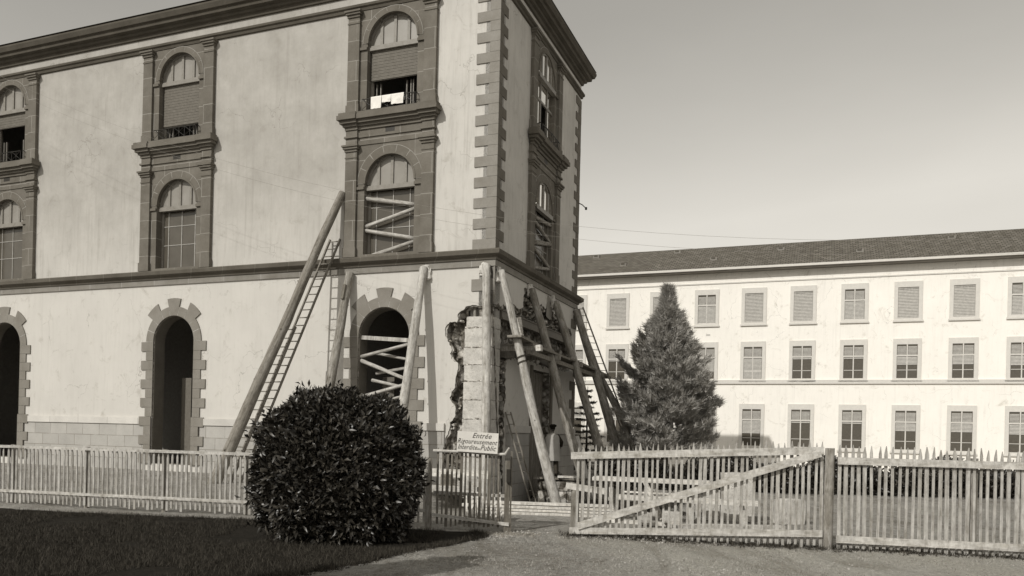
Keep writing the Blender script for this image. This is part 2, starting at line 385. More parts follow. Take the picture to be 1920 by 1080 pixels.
# --- ground-floor gable wall
holeR = [(0, 5.66, B1), (.37, 5.73, B1), (.67, 5.70, B1), (1.39, 5.90, B1), (1.71, 5.92, B1), (1.97, 5.88, B1), (2.37, 5.87, B1), (2.66, 5.92, B1), (2.69, 6.62, B1), (3.10, 6.66, B1), (3.45, 6.45, B1), (4.10, 6.36, B1), (4.73, 6.33, B1),
         (5.05, 6.28, B1), (5.25, 6.60, B1), (5.62, 6.62, B1), (5.75, 6.3, B1), (6.4, 6.2, B1), (7.3, 6.02, B1), (7.59, 5.92, B1), (8.2, 5.94, B1), (8.42, 5.79, B1), (8.3, 5.2, B1), (8.45, 4.8, B1), (8.25, 4.3, B1),
         (7.6, 4.15, B1), (6.4, 4.2, B1), (5.0, 4.1, B1), (3.4, 4.2, B1), (1.9, 4.15, B1), (1.25, 4.0, B1), (1.12, 3.3, B1), (1.22, 2.9, B1), (1.05, 2.4, B1), (1.18, 1.7, B1), (1.02, .9, B1), (1.15, .2, B1), (1.05, -.5, B1)]
tailR = [(1.05, -1), (W, -1), (W, 6.95), (0, 6.95)]
dr = [rect(3.72, 5.72, -.6, 3.95)]
random.seed(9)
bm = NB(); slab(bm, 'R', ragged(holeR, .05, .09)+tailR, dr, 0, -.035, 0, 1); obj('stucco_skin', bm, [M['stucco_low'], M['rubble_pale']], bld)
random.seed(12)
bm = NB(); slab(bm, 'R', [(t, z if z > 6.9 or z < 0 else z-.12 if z > 5.5 else z+.05) for t, z in ragged(holeR, .07, .1)]+tailR, dr, -.035, -.5, 0, 0); obj('rubble_wall', bm, M['brick'], bld)
# --- inner shell: rubble core behind the breach, floors, back walls (keeps the inside dark)
def rubble_sheet(side, t0, t1, z0, z1, o, amp, name, mat, step=.12):
    bm = NB(); nt = int((t1-t0)/step)+1; nz = int((z1-z0)/step)+1; g = []
    for j in range(nz+1):
        row = []
        for i in range(nt+1):
            t = t0+(t1-t0)*i/nt; z = z0+(z1-z0)*j/nz
            d = noise.noise((t*3.1, z*3.1, 4))+.5*noise.noise((t*8, z*8, 1))
            row.append(bm.verts.new(P(side, t, o+amp*d, z+.3*amp*noise.noise((z*6, t*6, 2)))))
        g.append(row)
    for j in range(nz):
        for i in range(nt): bm.faces.new((g[j][i], g[j][i+1], g[j+1][i+1], g[j+1][i]))
    return obj(name, bm, mat, bld)
random.seed(1)
rubble_sheet('L', .95, 1.75, -.6, 5.62, -.26, .14, 'rubble_core', M['rubble'], .07)
rubble_sheet('R', .7, 8.5, 3.9, 6.75, -.36, .16, 'rubble_core', M['brick'], .09)
rubble_sheet('R', .7, 1.4, -.8, 4.1, -.3, .14, 'rubble_core', M['brick'], .08)
bm = NB()
for z in (0.1, 6.95, 11.65, 15.9): box(bm, -LEN+.5, -.48, .52, W-.5, z-.25, z-.02)
box(bm, -LEN+.5, -.46, 5.9, 6.1, .12, 15.6)      # dividing wall
box(bm, -6.2, -6.0, .55, 5.8, .12, 6.6); box(bm, -6.2, -6.0, .55, 5.8, 6.98, 15.6)
box(bm, -LEN, -.01, W-.4, W, -1, 6.94); box(bm, -LEN, -.01, W-.4, W, 6.96, TOP); box(bm, -LEN, -LEN+.4, .47, W-.42, -1, TOP)
obj('inner_walls', bm, M['dark'], bld)

# --- mouldings running round the building
def ring(name, prof, mat, closed=True):
    bm = NB(); rs = []
    for o, z in prof:
        rs.append([bm.verts.new(p) for p in ((-LEN-o, -o, z), (o, -o, z), (o, W+o, z), (-LEN-o, W+o, z))])
    m = len(rs)
    for i in range(m if closed else m-1):
        a, b = rs[i], rs[(i+1) % m]
        for k in range(4): bm.faces.new((a[k], a[(k+1) % 4], b[(k+1) % 4], b[k]))
    return obj(name, bm, mat, bld)
ring('belt_frieze', [(-.01, 6.83), (.05, 6.83), (.05, 7.03), (-.01, 7.03)], M['belt_face'])
ring('belt_course', [(-.01, 7.032), (.09, 7.032), (.11, 7.10), (.20, 7.15), (.24, 7.18), (.26, 7.30), (.22, 7.335), (-.01, 7.36)], M['belt'])
ring('string_course', [(-.01, 15.50), (.06, 15.52), (.08, 15.60), (.13, 15.64), (.13, 15.72), (-.01, 15.76)], M['cornice'])
ring('cornice', [(-.02, 16.04), (.07, 16.06), (.10, 16.16), (.18, 16.19), (.20, 16.27), (.34, 16.31), (.36, 16.42), (.44, 16.45), (.50, 16.60), (.50, 16.66), (-.02, 16.72)], M['cornice'])
bm = NB(); zt = 16.725; o = .5
c = [bm.verts.new(p) for p in ((-LEN-o, -o, zt), (o, -o, zt), (o, W+o, zt), (-LEN-o, W+o, zt))]; r1 = bm.verts.new((-LEN+4, W/2, zt+3)); r2 = bm.verts.new((-4, W/2, zt+3))
for f in ((c[0], c[1], r2, r1), (c[1], c[2], r2), (c[2], c[3], r1, r2), (c[3], c[0], r1), (c[3], c[2], c[1], c[0])): bm.faces.new(f)
obj('roof', bm, M['cornice'], bld)
# --- plinth
def plinth(side, spans, top=True):
    for a, b in spans:
        bm = NB(); bb = NB(); fbox(bm, side, a, b, -1, 1.70, .002, .05); fbox(bb, side, a-.0, b, 1.702, 1.94, .002, .09)
        obj('plinth', bm, M['plinth'], bld); obj('plinth_band', bb, M['plinth_band'], bld)
plinth('L', [(1.56, DC-1.32), (DC+1.32, 12.6-1.32), (12.6+1.32, 21.4-1.32), (21.4+1.32, LEN)])
plinth('R', [(1.3, 3.45), (5.98, W)])
# --- quoins
def quoins(side, t_at, dirn, z0, z1, first_long, mat, long_=.78, short=.34, step=.3215, skip=None, name='corner_quoins'):
    bm = NB(); z = z0; k = 0
    while z+step <= z1+.02:
        wdt = long_ if (k % 2 == 0) == first_long else short
        if not (skip and skip(z)):
            a, b = (t_at, t_at+dirn*wdt); o = .032+random.uniform(-.003, .003)
            fbox(bm, side, min(a, b), max(a, b), z+.004, z+step-.004, .001, o)
        z += step; k += 1
    obj(name, bm, mat, bld)
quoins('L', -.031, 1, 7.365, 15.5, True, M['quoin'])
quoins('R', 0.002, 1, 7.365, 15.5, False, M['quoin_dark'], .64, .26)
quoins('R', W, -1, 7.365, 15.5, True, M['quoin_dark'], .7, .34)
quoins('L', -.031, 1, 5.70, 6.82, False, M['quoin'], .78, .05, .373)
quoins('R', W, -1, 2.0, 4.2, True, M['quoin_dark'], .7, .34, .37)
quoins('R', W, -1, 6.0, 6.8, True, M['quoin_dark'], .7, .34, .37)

# --- exposed corner pier of fresh blocks
random.seed(21)
bm = NB(); J = [5.30, 4.94, 4.33, 3.78, 3.27, 2.69, 2.09, 1.5, .9, .3, -.3, -.9]
def rough_block(bm, x0, x1, y0, y1, z0, z1, amp, mi=0, seg=7, sh=.9):
    b2 = bmesh.new(); bmesh.ops.create_cube(b2, size=1)
    bmesh.ops.subdivide_edges(b2, edges=b2.edges, cuts=seg, use_grid_fill=True)
    for v in b2.verts:
        cx, cy, cz = v.co; e = sum(abs(c) > .49 for c in (cx, cy, cz))
        p = Vector((x0+(cx+.5)*(x1-x0), y0+(cy+.5)*(y1-y0), z0+(cz+.5)*(z1-z0)))
        k = amp*(1+.9*(e-1)); nv = Vector((noise.noise(p*6), noise.noise(p*6+Vector((9, 0, 0))), noise.noise(p*6+Vector((0, 9, 0)))))
        c = Vector(((x0+x1)/2, (y0+y1)/2, (z0+z1)/2)); p += nv*k - (p-c).normalized()*(amp*sh*(e-1))
        v.co = p
    mp = {}
    for v in b2.verts: mp[v] = bm.verts.new(v.co)
    for f in b2.faces: bm.faces.new([mp[v] for v in f.verts]).material_index = mi
    b2.free()
bmm = NB()
for i in range(len(J)-1):
    z1, z0 = J[i], J[i+1]; l = .97-(.05 if i == 0 else 0)+random.uniform(-.02, .02)
    if i in (1, 3, 6):
        s = .30+random.uniform(-.06, .06)
        rough_block(bm, -l, -s-.004, .03, .75, z0+.014, z1-.008, .009, 0, 9, .35); rough_block(bm, -s+.004, -.045, .03, .75, z0+.014, z1-.008, .009, 0, 9, .35)
    else: rough_block(bm, -l, -.045, .03, .75, z0+.014, z1-.008, .009, 0, 9, .35)
    box(bmm, -.955, -.055, .033, .73, z0-.02, z0+.04, 0, .004)
    # spilled mortar lumps along the bed joint
    for q in range(16):
        x = random.uniform(-.95, -.1); r = random.uniform(.010, .026); rough_block(bmm, x-r*2, x+r*2, .018, .07, z0-r*.5, z0+r*1.2, .012, 0, 1)
box(bmm, -.93, -.09, .07, .7, -.95, 5.28)
obj('corner_pier', bm, M['pier'], bld); obj('bed_mortar', bmm, M['pier_mortar'], bld)
bm = NB(); tube(bm, [(-.70, .2, 5.28), (-.70, .2, 5.62)], .055, 12); box(bm, -.79, -.61, .11, .29, 5.60, 5.63); obj('steel_jack', bm, M['frame'], bld)
bm = NB(); box(bm, -.93, -.07, .35, .7, 5.3, 5.68); obj('rubble_core', bm, M['dark'], bld)
# --- steel beams across the gable breach
bm = NB(); fbox(bm, 'R', .75, 8.15, 5.56, 5.60, -.18, .03); fbox(bm, 'R', .75, 8.15, 5.30, 5.34, -.18, .03); fbox(bm, 'R', .75, 8.15, 5.34, 5.56, -.1, .0)
obj('steel_lintel', bm, M['lintel'], bld)
random.seed(33)
bm = NB()
for u0, u1, z0, z1 in ((2.35, 3.0, 4.22, 4.72), (3.02, 3.62, 4.22, 4.95), (5.5, 6.2, 4.22, 4.86), (6.22, 6.95, 4.22, 4.62), (1.25, 2.0, 4.1, 4.6)):
    bm = NB(); rough_block(bm, -.32, .0+random.uniform(-.04, .02), u0, u1, z0, z1, .03, 0, 4); obj('new_stone_block', bm, M['quoin'], bld)
# props of brick in the cavity
random.seed(35); bm = NB()
for k in range(90):
    u = random.uniform(.9, 8.2); z = random.uniform(5.62, 6.3); r = random.uniform(.05, .13)
    if z > 5.95 and not (2.6 < u < 7.2): continue
    rough_block(bm, -.28, -.04+random.uniform(-.06, .04), u, u+r*2, z, z+r, .03, 0, 2)
for k in range(34):
    z = random.uniform(-.5, 5.2); t = random.uniform(.98, 1.45); r = random.uniform(.04, .11)
    rough_block(bm, -t-r*1.3, -t, .04, .22, z, z+r*1.2, .03, 0, 2)
for k in range(46):
    z = random.uniform(-.6, 4.0); u = random.uniform(.72, 1.1); r = random.uniform(.04, .1)
    rough_block(bm, -.2, -.02, u, u+r*1.5, z, z+r*1.3, .03, 0, 2)
obj('loose_masonry', bm, M['rubble_pale'], bld)
# door leaf panel in the gable opening
bm = NB()
for k in range(7): fbox(bm, 'R', 3.74+k*.285, 3.74+k*.285+.27, -.6, 3.93, -.34, -.28+random.uniform(-.01, .01))
obj('door', bm, M['log_dark'], bld)
for a, b in ((3.5, 3.72), (5.72, 5.96)): bm = NB(); fbox(bm, 'R', a, b, -.6, 4.08, .002, .05); obj('door_jamb', bm, M['quoin_dark'], bld)

# --- window bays
def ring_blocks(bm, side, c, zs, r0, r1f, n, o0, o1, gap=.012, a0=0, a1=math.pi):
    for k in range(n):
        ta, tb = a0+(a1-a0)*k/n, a0+(a1-a0)*(k+1)/n; r1 = r1f(k)
        ta += gap/r0/2; tb -= gap/r0/2; m = max(4, 28//n)
        ins = [(r0, ta+(tb-ta)*i/m) for i in range(m+1)]
        if r1 > 1.45: d = .035; outs = [(r1, ta-d+(tb-ta+2*d)*i/m) for i in range(m+1)]
        else: outs = [(r1, ta+(tb-ta)*i/m) for i in range(m+1)]
        pts = [(c+r*math.cos(a), zs+r*math.sin(a)) for r, a in ins+outs[::-1]]
        slab(bm, side, pts, [], o1, o0)
def bay(side, c, detail=True):
    bm = NB()
    slab(bm, side, rect(c-1.5, c+1.5, 7.365, 15.5), [arch(c, RO, 7.45, 9.78), arch(c, RO, 12.09, 14.40)], .04, -.42)
    obj('stone_bay', bm, M['sandstone'], bld)
    for s in (-1, 1):
        for z0, z1 in ((7.365, 11.06), (12.085, 15.5)):
            bm = NB(); bc = NB(); a, b = sorted((c+s*1.20, c+s*1.63))
            fbox(bm, side, a, b, z0, z1-.21, .002, .13)
            fbox(bm, side, a-.03, b+.03, z0, z0+.32, .001, .155)
            fbox(bc, side, a-.015, b+.015, z1-.42, z1-.385, .001, .15)
            fbox(bc, side, a-.02, b+.02, z1-.21, z1-.13, .001, .17); fbox(bc, side, a-.06, b+.06, z1-.13, z1-.06, .001, .22); fbox(bc, side, a-.09, b+.09, z1-.06, z1-.004, .001, .26)
            obj('pilaster', bm, M['sandstone'], bld); obj('pilaster_capital', bc, M['sand_plain'], bld)
    # entablature between the storeys and the balcony sill
    bm = NB()
    fbox(bm, side, c-1.2, c+1.2, 11.06, 11.56, .041, .07)
    fbox(bm, side, c-1.2, c+1.2, 11.30, 11.36, .071, .11)
    for s in (-1, 1):
        a, b = sorted((c+s*1.20, c+s*1.63)); fbox(bm, side, a, b, 11.062, 11.56, .003, .13); fbox(bm, side, a-.04, b+.04, 11.30, 11.36, .002, .19)
    obj('entablature', bm, M['sandstone'], bld)
    bm = NB()
    for (z0, z1, e, o) in ((11.562, 11.66, 0, .17), (11.662, 11.74, .05, .24), (11.742, 11.84, .12, .33), (11.842, 11.99, .18, .42), (11.992, 12.08, .14, .38)):
        fbox(bm, side, c-1.63-e, c+1.63+e, z0, z1, .0445, o-.05)
        for s in (-1, 1):
            a, b = sorted((c+s*(1.17-e*.3), c+s*(1.63+e+.02))); fbox(bm, side, a, b, z0+.002, z1-.002, .0455, o)
    obj('balcony_sill', bm, M['sand_plain'], bld)
    bm = NB(); fbox(bm, side, c-.17, c+.17, 11.40, 11.55, .05, .073); obj('air_vent', bm, M['iron'], bld)
    # archivolts and imposts
    for zs_, r_, gp_ in ((9.78, 1.19, .022), (14.40, 1.10, .016)):
        bm = NB(); ring_blocks(bm, side, c, zs_, RO+.04, lambda k: r_+.018, 1, .0412, .052, 0); obj('archivolt_joints', bm, M['mortar'], bld)
        bm = NB(); ring_blocks(bm, side, c, zs_, RO+.035, lambda k: r_, 7, .041, .055, gp_); obj('archivolt', bm, M['sand_plain'], bld)
        bm = NB(); ring_blocks(bm, side, c, zs_, RO-.03, lambda k: RO+.035, 1, -.02, .07, 0); obj('arch_moulding', bm, M['sand_plain'], bld)
    for z in (9.68, 14.28):
        for s in (-1, 1):
            a, b = sorted((c+s*.93, c+s*1.198)); bm = NB(); fbox(bm, side, a, b, z-.09, z, .041, .10); obj('impost', bm, M['sand_plain'], bld)
    # windows
    Q = 0 if side == 'L' else .15
    for lvl, (z0, zs) in enumerate(((7.45, 9.78), (12.09, 14.40))):
        wn = NB()
        fbox(wn, side, c-RO, c+RO, zs-.20, zs-.05, -0.22+Q, -0.06+Q)                      # transom
        for x in (-.5, 0, .5): fbox(wn, side, c+x-.05, c+x+.05, zs-.05, zs+math.sqrt(RO**2-x*x)-.02, -0.18+Q, -0.12+Q)
        slab(wn, side, [(c+RO*math.cos(a), zs+RO*math.sin(a)) for a in [math.pi*i/20 for i in range(21)]]+[(c+(RO-.08)*math.cos(a), zs+.0+(RO-.08)*math.sin(a)) for a in [math.pi*i/20 for i in range(20, -1, -1)]], [], -0.12+Q, -0.18+Q)
        for s in (-1, 1):
            a, b = sorted((c+s*(RO-.09), c+s*RO)); fbox(wn, side, a, b, z0, zs-.20, -0.3+Q, -0.24+Q)
        win = obj('window', wn, M['frame'], bld)
        pn = NB(); slab(pn, side, [(c+(RO-.02)*math.cos(a), zs-.05+(RO-.02)*math.sin(a)) for a in [math.pi*i/20 for i in range(21)]], [], -0.165+Q, -0.175+Q)
        obj('fanlight_pane', pn, M['pane_l'] if side == 'L' else M['pane_r'], win)
        if lvl == 0:
            fr = NB()
            for x in (-.62, 0, .62) if side == 'L' else (-.4, .4): fbox(fr, side, c+x-.016, c+x+.016, z0, zs-.2, -0.29+Q, -0.26+Q)
            for z in (9.05, 8.35): fbox(fr, side, c-RO+.09, c+RO-.09, z-.012, z+.012, -0.288+Q, -0.262+Q)
            obj('glazing_bar', fr, M['glaze'], win)
            pn = NB(); fbox(pn, side, c-RO+.02, c+RO-.02, z0, zs-.21, -0.285+Q, -0.28+Q); obj('pane', pn, M['pane_d'], win)
        elif side == 'L':
            sh = NB(); k = 0; z = zs-.21
            zb_ = {3.75: 13.25, 12.6: 12.75, 21.4: 13.7}[c]
            while z > zb_: fbox(sh, side, c-RO+.04, c+RO-.04, z-.048, z-.004, -.17, -.15-.006*(k % 2)); z -= .05; k += 1
            fbox(sh, side, c-RO+.04, c+RO-.04, zb_-.03, zs-.21, -.19, -.171)
            obj('roller_shutter', sh, M['shutter'], win)
            for x0, x1 in ((-.60, -.48), (-.36, -.32), (.62, .80)):     # casements folded inwards
                fr = NB(); fbox(fr, side, c+x0, c+x0+.03, 12.1, 13.2, -.42, -.36); fbox(fr, side, c+x1-.03, c+x1, 12.1, 13.2, -.42, -.36)
                obj('casement', fr, M['frame'], win)
        else:
            fr = NB()
            for x in (-.36, .36): fbox(fr, side, c+x-.035, c+x+.035, z0, zs-.2, -0.26+Q, -0.2+Q)
            fbox(fr, side, c-RO, c+RO, 13.50, 13.58, -0.26+Q, -0.2+Q)
            obj('casement', fr, M['frame'], win)
            for q in ((c-RO+.03, c+RO-.03, 13.58, zs-.21), (c-RO+.03, c-.39, z0, 13.5), (c+.39, c+RO-.03, z0, 13.5)):
                pn = NB(); fbox(pn, side, *q, -0.24+Q, -0.235+Q); obj('pane', pn, M['pane_r'], win)
    # railing
    bm = NB(); g = lambda t, o, z: Vector(P(side, t, o, z))
    h0, h1 = 12.12, 12.5
    path = [g(c-.98, .045, h1), g(c-.98, .16, h1+.03), g(c-.98, .24, h1-.02), g(c, .26, h1-.02), g(c+.98, .24, h1-.02), g(c+.98, .16, h1+.03), g(c+.98, .045, h1)]
    tube(bm, path, .017, 6); tube(bm, [p-Vector((0, 0, .36)) for p in path], .012, 6)
    for k in range(9):
        t = c-.98+1.96*k/8; o = .24+.02*(1-abs(k-4)/4); tube(bm, [g(t, o, h0-.04), g(t, o, h1-.02)], .009, 5)
    for k in (0, 2, 4, 6):
        t0 = c-.98+1.96*k/8; t1 = t0+.49; tube(bm, [g(t0, .25, h0+.02), g(t1, .25, h1-.02)], .008, 5); tube(bm, [g(t1, .25, h0+.02), g(t0, .25, h1-.02)], .008, 5)
    obj('balcony_railing', bm, M['iron'], bld)
def pane(name, v, rough, spec):
    n = NT(name, rough, spec); a = n.noise(1.5, 3); n.col(n.ramp(a, [(.3, v*.85), (.7, v*1.1)])); return n.m
M['pane_l'] = pane('frosted_glass', .28, .3, .5); M['pane_r'] = pane('sky_reflecting_glass', .85, .06, 1.0); M['pane_r'].node_tree.nodes['Principled BSDF'].inputs['Metallic'].default_value = .97; M['pane_d'] = pane('dark_window_glass', .10, .2, .5)
for s_, c_ in bays: bay(s_, c_)
# --- arched doorways of the long side
for dc in (DC, 12.6, 21.4):
    bm = NB()
    ring_blocks(bm, 'L', dc, DS, DH, lambda k: 1.58 if k in (2, 4, 6) else 1.28, 9, .001, .045, .022)
    bq = NB(); ring_blocks(bq, 'L', dc, DS, DH+.004, lambda k: 1.27, 1, .0012, .041, 0); obj('arch_joints', bq, M['plinth'], bld)
    for s in (-1, 1):
        z = DS; k = 0
        while z > .3:
            w_ = .56 if k % 2 == 0 else .33; a, b = sorted((dc+s*DH, dc+s*(DH+w_))); fbox(bm, 'L', a, b, z-.341, z-.004, .001 if z > 2.3 else .0515, .045 if z > 2.3 else .095); z -= .345; k += 1
    obj('arch_surround', bm, M['rusticated'], bld)
    bm = NB(); slab(bm, 'L', arch(dc, DH+.0, .25, DS), [arch(dc, DH-.03, .26, DS)], -.02, -.5); obj('door_reveal', bm, M['quoin_dark'], bld)
    bm = NB(); fbox(bm, 'L', dc+.25, dc+.7, .2, 3.5, -1.3, -1.2); obj('door', bm, M['shutter'], bld)
# --- mortar / plaster patches where shores bear on the wall, iron hook
random.seed(4)
def patch(side, t, z, r, zr, name='plaster_patch'):
    bm = NB(); rough_block(bm, *( (-t-r, -t+r, -.09, .0) if side == 'L' else (.0, .09, t-r, t+r)), z-zr, z+zr, .05, 0, 4); obj(name, bm, M['plinth_band'], bld)
patch('L', 2.35, 6.72, .2, .25); patch('L', .3, 6.72, .18, .2); patch('R', .25, 6.6, .15, .25); patch('R', 3.2, 6.62, .2, .22); patch('R', 5.75, 6.62, .2, .24); patch('R', 8.68, 6.66, .15, .14)
for t0, t1, z0, z1 in ((2.5, 2.95, 5.9, 6.75), (1.9, 2.15, 6.1, 6.7)):
    bm = NB(); slab(bm, 'L', ragged([(t0, z0, B1), (t1, z0+.1, B1), (t1-.05, z1, B1), (t0+.05, z1, B1)], .05, .1), [], .004, .001); obj('plaster_patch', bm, M['plinth_band'], bld)
bm = NB(); slab(bm, 'R', ragged([(5.1, 6.0, B1), (5.75, 5.95, B1), (5.8, 6.75, B1), (5.2, 6.78, B1)], .05, .1), [], .007, .003); obj('plaster_patch', bm, M['quoin'], bld)
bm = NB(); tube(bm, [P('R', W-.2, 0, 11.2), P('R', W+.2, .1, 11.2), P('R', W+.75, .12, 11.18)], .02, 6); tube(bm, [P('R', W+.7, .12, 11.13), P('R', W+.7, .12, 11.23)], .05, 8); obj('iron_hook', bm, M['iron'], bld)

# ---------------------------------------------------------------- logs
def log(name, label, a, b, r0, r1, mat, group=None, cat='log', wob=.012, seg=14, tree_ends=False):
    a = Vector(a); b = Vector(b); L_ = (b-a).length; bm = NB(); n = max(6, int(L_*4)); sd = random.uniform(0, 99)
    rings = []
    for i in range(n+1):
        k = i/n; z = L_*k; r = (r0+(r1-r0)*k)*(1+.05*noise.noise((z*1.1, sd, 3)))
        cx = wob*L_*.5*noise.noise((k*2.2, sd, 0)); cy = wob*L_*.5*noise.noise((k*2.2, sd, 7))
        rings.append([bm.verts.new((cx+math.cos(t)*r*(1+.09*noise.noise((math.cos(t)+sd, math.sin(t), z*1.6))), cy+math.sin(t)*r*(1+.09*noise.noise((math.sin(t)+sd, math.cos(t), z*1.6))), z)) for t in [2*math.pi*q/seg for q in range(seg)]])
    for p, q in zip(rings, rings[1:]):
        for i in range(seg): bm.faces.new((p[i], p[(i+1) % seg], q[(i+1) % seg], q[i])).smooth = True
    bm.faces.new(rings[0][::-1]); bm.faces.new(rings[-1])
    for _ in range(int(L_*1.3)):   # knots
        z = random.uniform(.2, L_-.2); t = random.uniform(0, 6.28); r = r0+(r1-r0)*z/L_
        p = Vector((math.cos(t)*r*.93, math.sin(t)*r*.93, z)); q = p+Vector((math.cos(t)*r*.16, math.sin(t)*r*.16, r*.05)); tube(bm, [p, q], [r*.2, r*.13], 6)
    o = obj(name, bm, mat)
    o.location = a; o.rotation_mode = 'QUATERNION'; o.rotation_quaternion = (b-a).to_track_quat('Z', 'Y')
    return tag(o, label, cat, group)
def shore(side, t, z, lat, N, r0, r1, label, mat, zf=None):
    f = LW if side == 'L' else RW
    top = f(t, .12, z); foot = f(t+lat, .12+N, 0); g = gh(foot.x, foot.y)-.15
    k = (z-g)/z; foot = top+(foot-top)*k
    return log('shoring_log', label, foot, top, r0, r1, mat, 'logs shoring up the building', wob=.016)
random.seed(77)
shore('L', 5.49, 9.53, 1.5, 4.04, .19, .13, 'longest log, leaning on the upper wall left of the window bay above the belt course', M['log_dark'])
shB = shore('L', 5.11, 6.84, .1, 1.66, .17, .135, 'dark log left of the arched doorway, with a small cleat near its top', M['bark'])
shore('L', 2.37, 6.88, 0, 1.80, .165, .125, 'pale peeled log leaning just right of the arched doorway', M['log'])
shore('L', .20, 6.86, -.5, .96, .15, .125, 'upright log standing close in front of the pale stone corner pier', M['log'])
shE = shore('R', .2, 6.72, 0, 1.86, .17, .105, 'big sunlit log at the building corner, bound with rope below the scaffold', M['log'])
shore('R', 3.13, 6.66, 0, 2.05, .17, .13, 'shaded log at the gable wall, second from the corner, passing behind the scaffold planks', M['bark'])
shore('R', 5.71, 6.63, 0, 2.29, .18, .135, 'shaded log at the gable wall, third from the corner, before the small spruce', M['bark'])
shore('R', 8.61, 6.75, 0, 2.23, .19, .15, 'thick shaded log at the far end of the gable wall beside the narrow ladder', M['bark'])
tp = RW(9.3, 1.0, 4.1); log('shoring_log', 'outermost log under the scaffold end, leaning in front of the large fir', RW(9.3, 3.35, -.1), tp, .17, .13, M['bark'], 'logs shoring up the building', wob=.008)
log('painted_sunlit_foot', 'pale piece laid over the foot of the second gable log behind the gate, painting it sunlit', RW(3.0, 2.42, -.5), RW(3.3, 1.78, 1.62), .15, .10, M['log'], cat='pole')  # pale overlay on the log's foot, stands in for sunlight there
# rope on the corner log, cleat on the left log
Lg = (RW(.2, .12, 6.72)-Vector(shE.location)).length
for zz in (4.02, 3.86):
    k = zz/6.72*0+ (zz-shE.location.z)/(6.72-shE.location.z); z = Lg*k; r = .17+(.105-.17)*k+.012
    bm = NB(); n_ = 18
    for w_ in (-.02, .012): tube(bm, [(math.cos(2*math.pi*i/n_)*r, math.sin(2*math.pi*i/n_)*r, z+w_+.02*math.sin(2*math.pi*i/n_)) for i in range(n_+1)], .012, 6)
    obj('rope_binding', bm, M['rope'], shE)
bm = NB(); z = Lg*(3.9-shE.location.z)/(6.72-shE.location.z); pts = []
Lq = (LW(5.11, .12, 6.84)-Vector(shB.location)).length
qi = shB.rotation_quaternion.inverted(); dirv = qi @ Vector((-.28, -.96, 0)); bm2 = NB()
beam(bm2, Vector((0, 0, Lq-.95))+dirv*.16, Vector((0, 0, Lq-.45))+dirv*.16, .14, .1, Vector((1, 0, 0))); obj('wooden_cleat', bm2, M['picket'], shB)
bm.free()
# --- struts wedged in openings
def strut(side, t0, z0, t1, z1, r, o, label, grp, mat='log'):
    f = LW if side == 'L' else RW
    return log('window_strut', label, f(t0, o, z0), f(t1, o, z1), r, r*.85, M[mat], grp, 'strut', .01, 10)
random.seed(8)
g1 = 'poles zigzagging across the window above the doorway'
strut('L', 4.67, 9.33, 2.86, 8.99, .075, -.1, 'top pole of the zigzag in the shored window over the arched doorway', g1)
strut('L', 4.68, 8.40, 2.86, 8.86, .07, -.1, 'second pole from the top of the zigzag in the window over the arched doorway', g1)
strut('L', 4.68, 8.27, 2.86, 7.90, .07, -.1, 'third pole from the top of the zigzag in the window over the arched doorway', g1)
strut('L', 4.68, 7.36, 2.86, 7.80, .07, -.1, 'lowest pole of the zigzag in the window over the arched doorway', g1)
g2 = 'poles zigzagging across the arched doorway'
bmx = NB(); beam(bmx, LW(4.77, -.12, 4.74), LW(2.90, -.12, 4.60), .06, .13); o = obj('cross_plank', bmx, M['log']); tag(o, 'flat board wedged level across the arched doorway at the spring of the arch', 'board')
lab = ['highest slanting pole below the level board in the arched doorway', 'long pole falling to the right in the middle of the arched doorway', 'short inner pole behind the highest slanting one in the arched doorway', 'short inner pole rising right, crossed by the long falling pole in the doorway',
       'pole falling right below the crossing poles of the arched doorway', 'pole rising right from the bush top in the arched doorway', 'lower thin pole rising right just above the bush in the doorway', 'lowest pole falling right to the foot of the leaning log in the doorway']
for (t0, z0, t1, z1, r, o_), l_ in zip(((4.76, 4.09, 2.9, 4.50, .06, -.1), (4.75, 3.97, 2.9, 3.30, .07, -.12), (4.4, 4.24, 2.9, 3.98, .055, -.36), (4.3, 3.56, 2.9, 3.78, .055, -.36), (4.42, 3.33, 3.1, 3.08, .06, -.3), (4.72, 2.76, 2.9, 3.22, .065, -.12), (4.5, 2.50, 2.9, 2.86, .05, -.2), (4.2, 2.44, 2.9, 2.02, .06, -.12)), lab):
    strut('L', t0, z0, t1, z1, r, o_, l_, g2)
g3 = 'poles wedged in the lower gable window'
for (u0, z0, u1, z1, r), l_ in zip(((3.56, 9.30, 5.4, 9.42, .08), (3.56, 9.16, 5.4, 8.80, .07), (3.56, 8.40, 5.4, 8.72, .09), (3.56, 8.22, 5.4, 7.85, .07), (3.56, 7.50, 5.4, 7.80, .07)),
    ('topmost pole in the shored gable window', 'second pole from the top in the shored gable window', 'thick middle pole in the shored gable window', 'fourth pole from the top in the shored gable window', 'lowest pole in the shored gable window')):
    strut('R', u0, z0, u1, z1, r, -.03, l_, g3, 'bark')

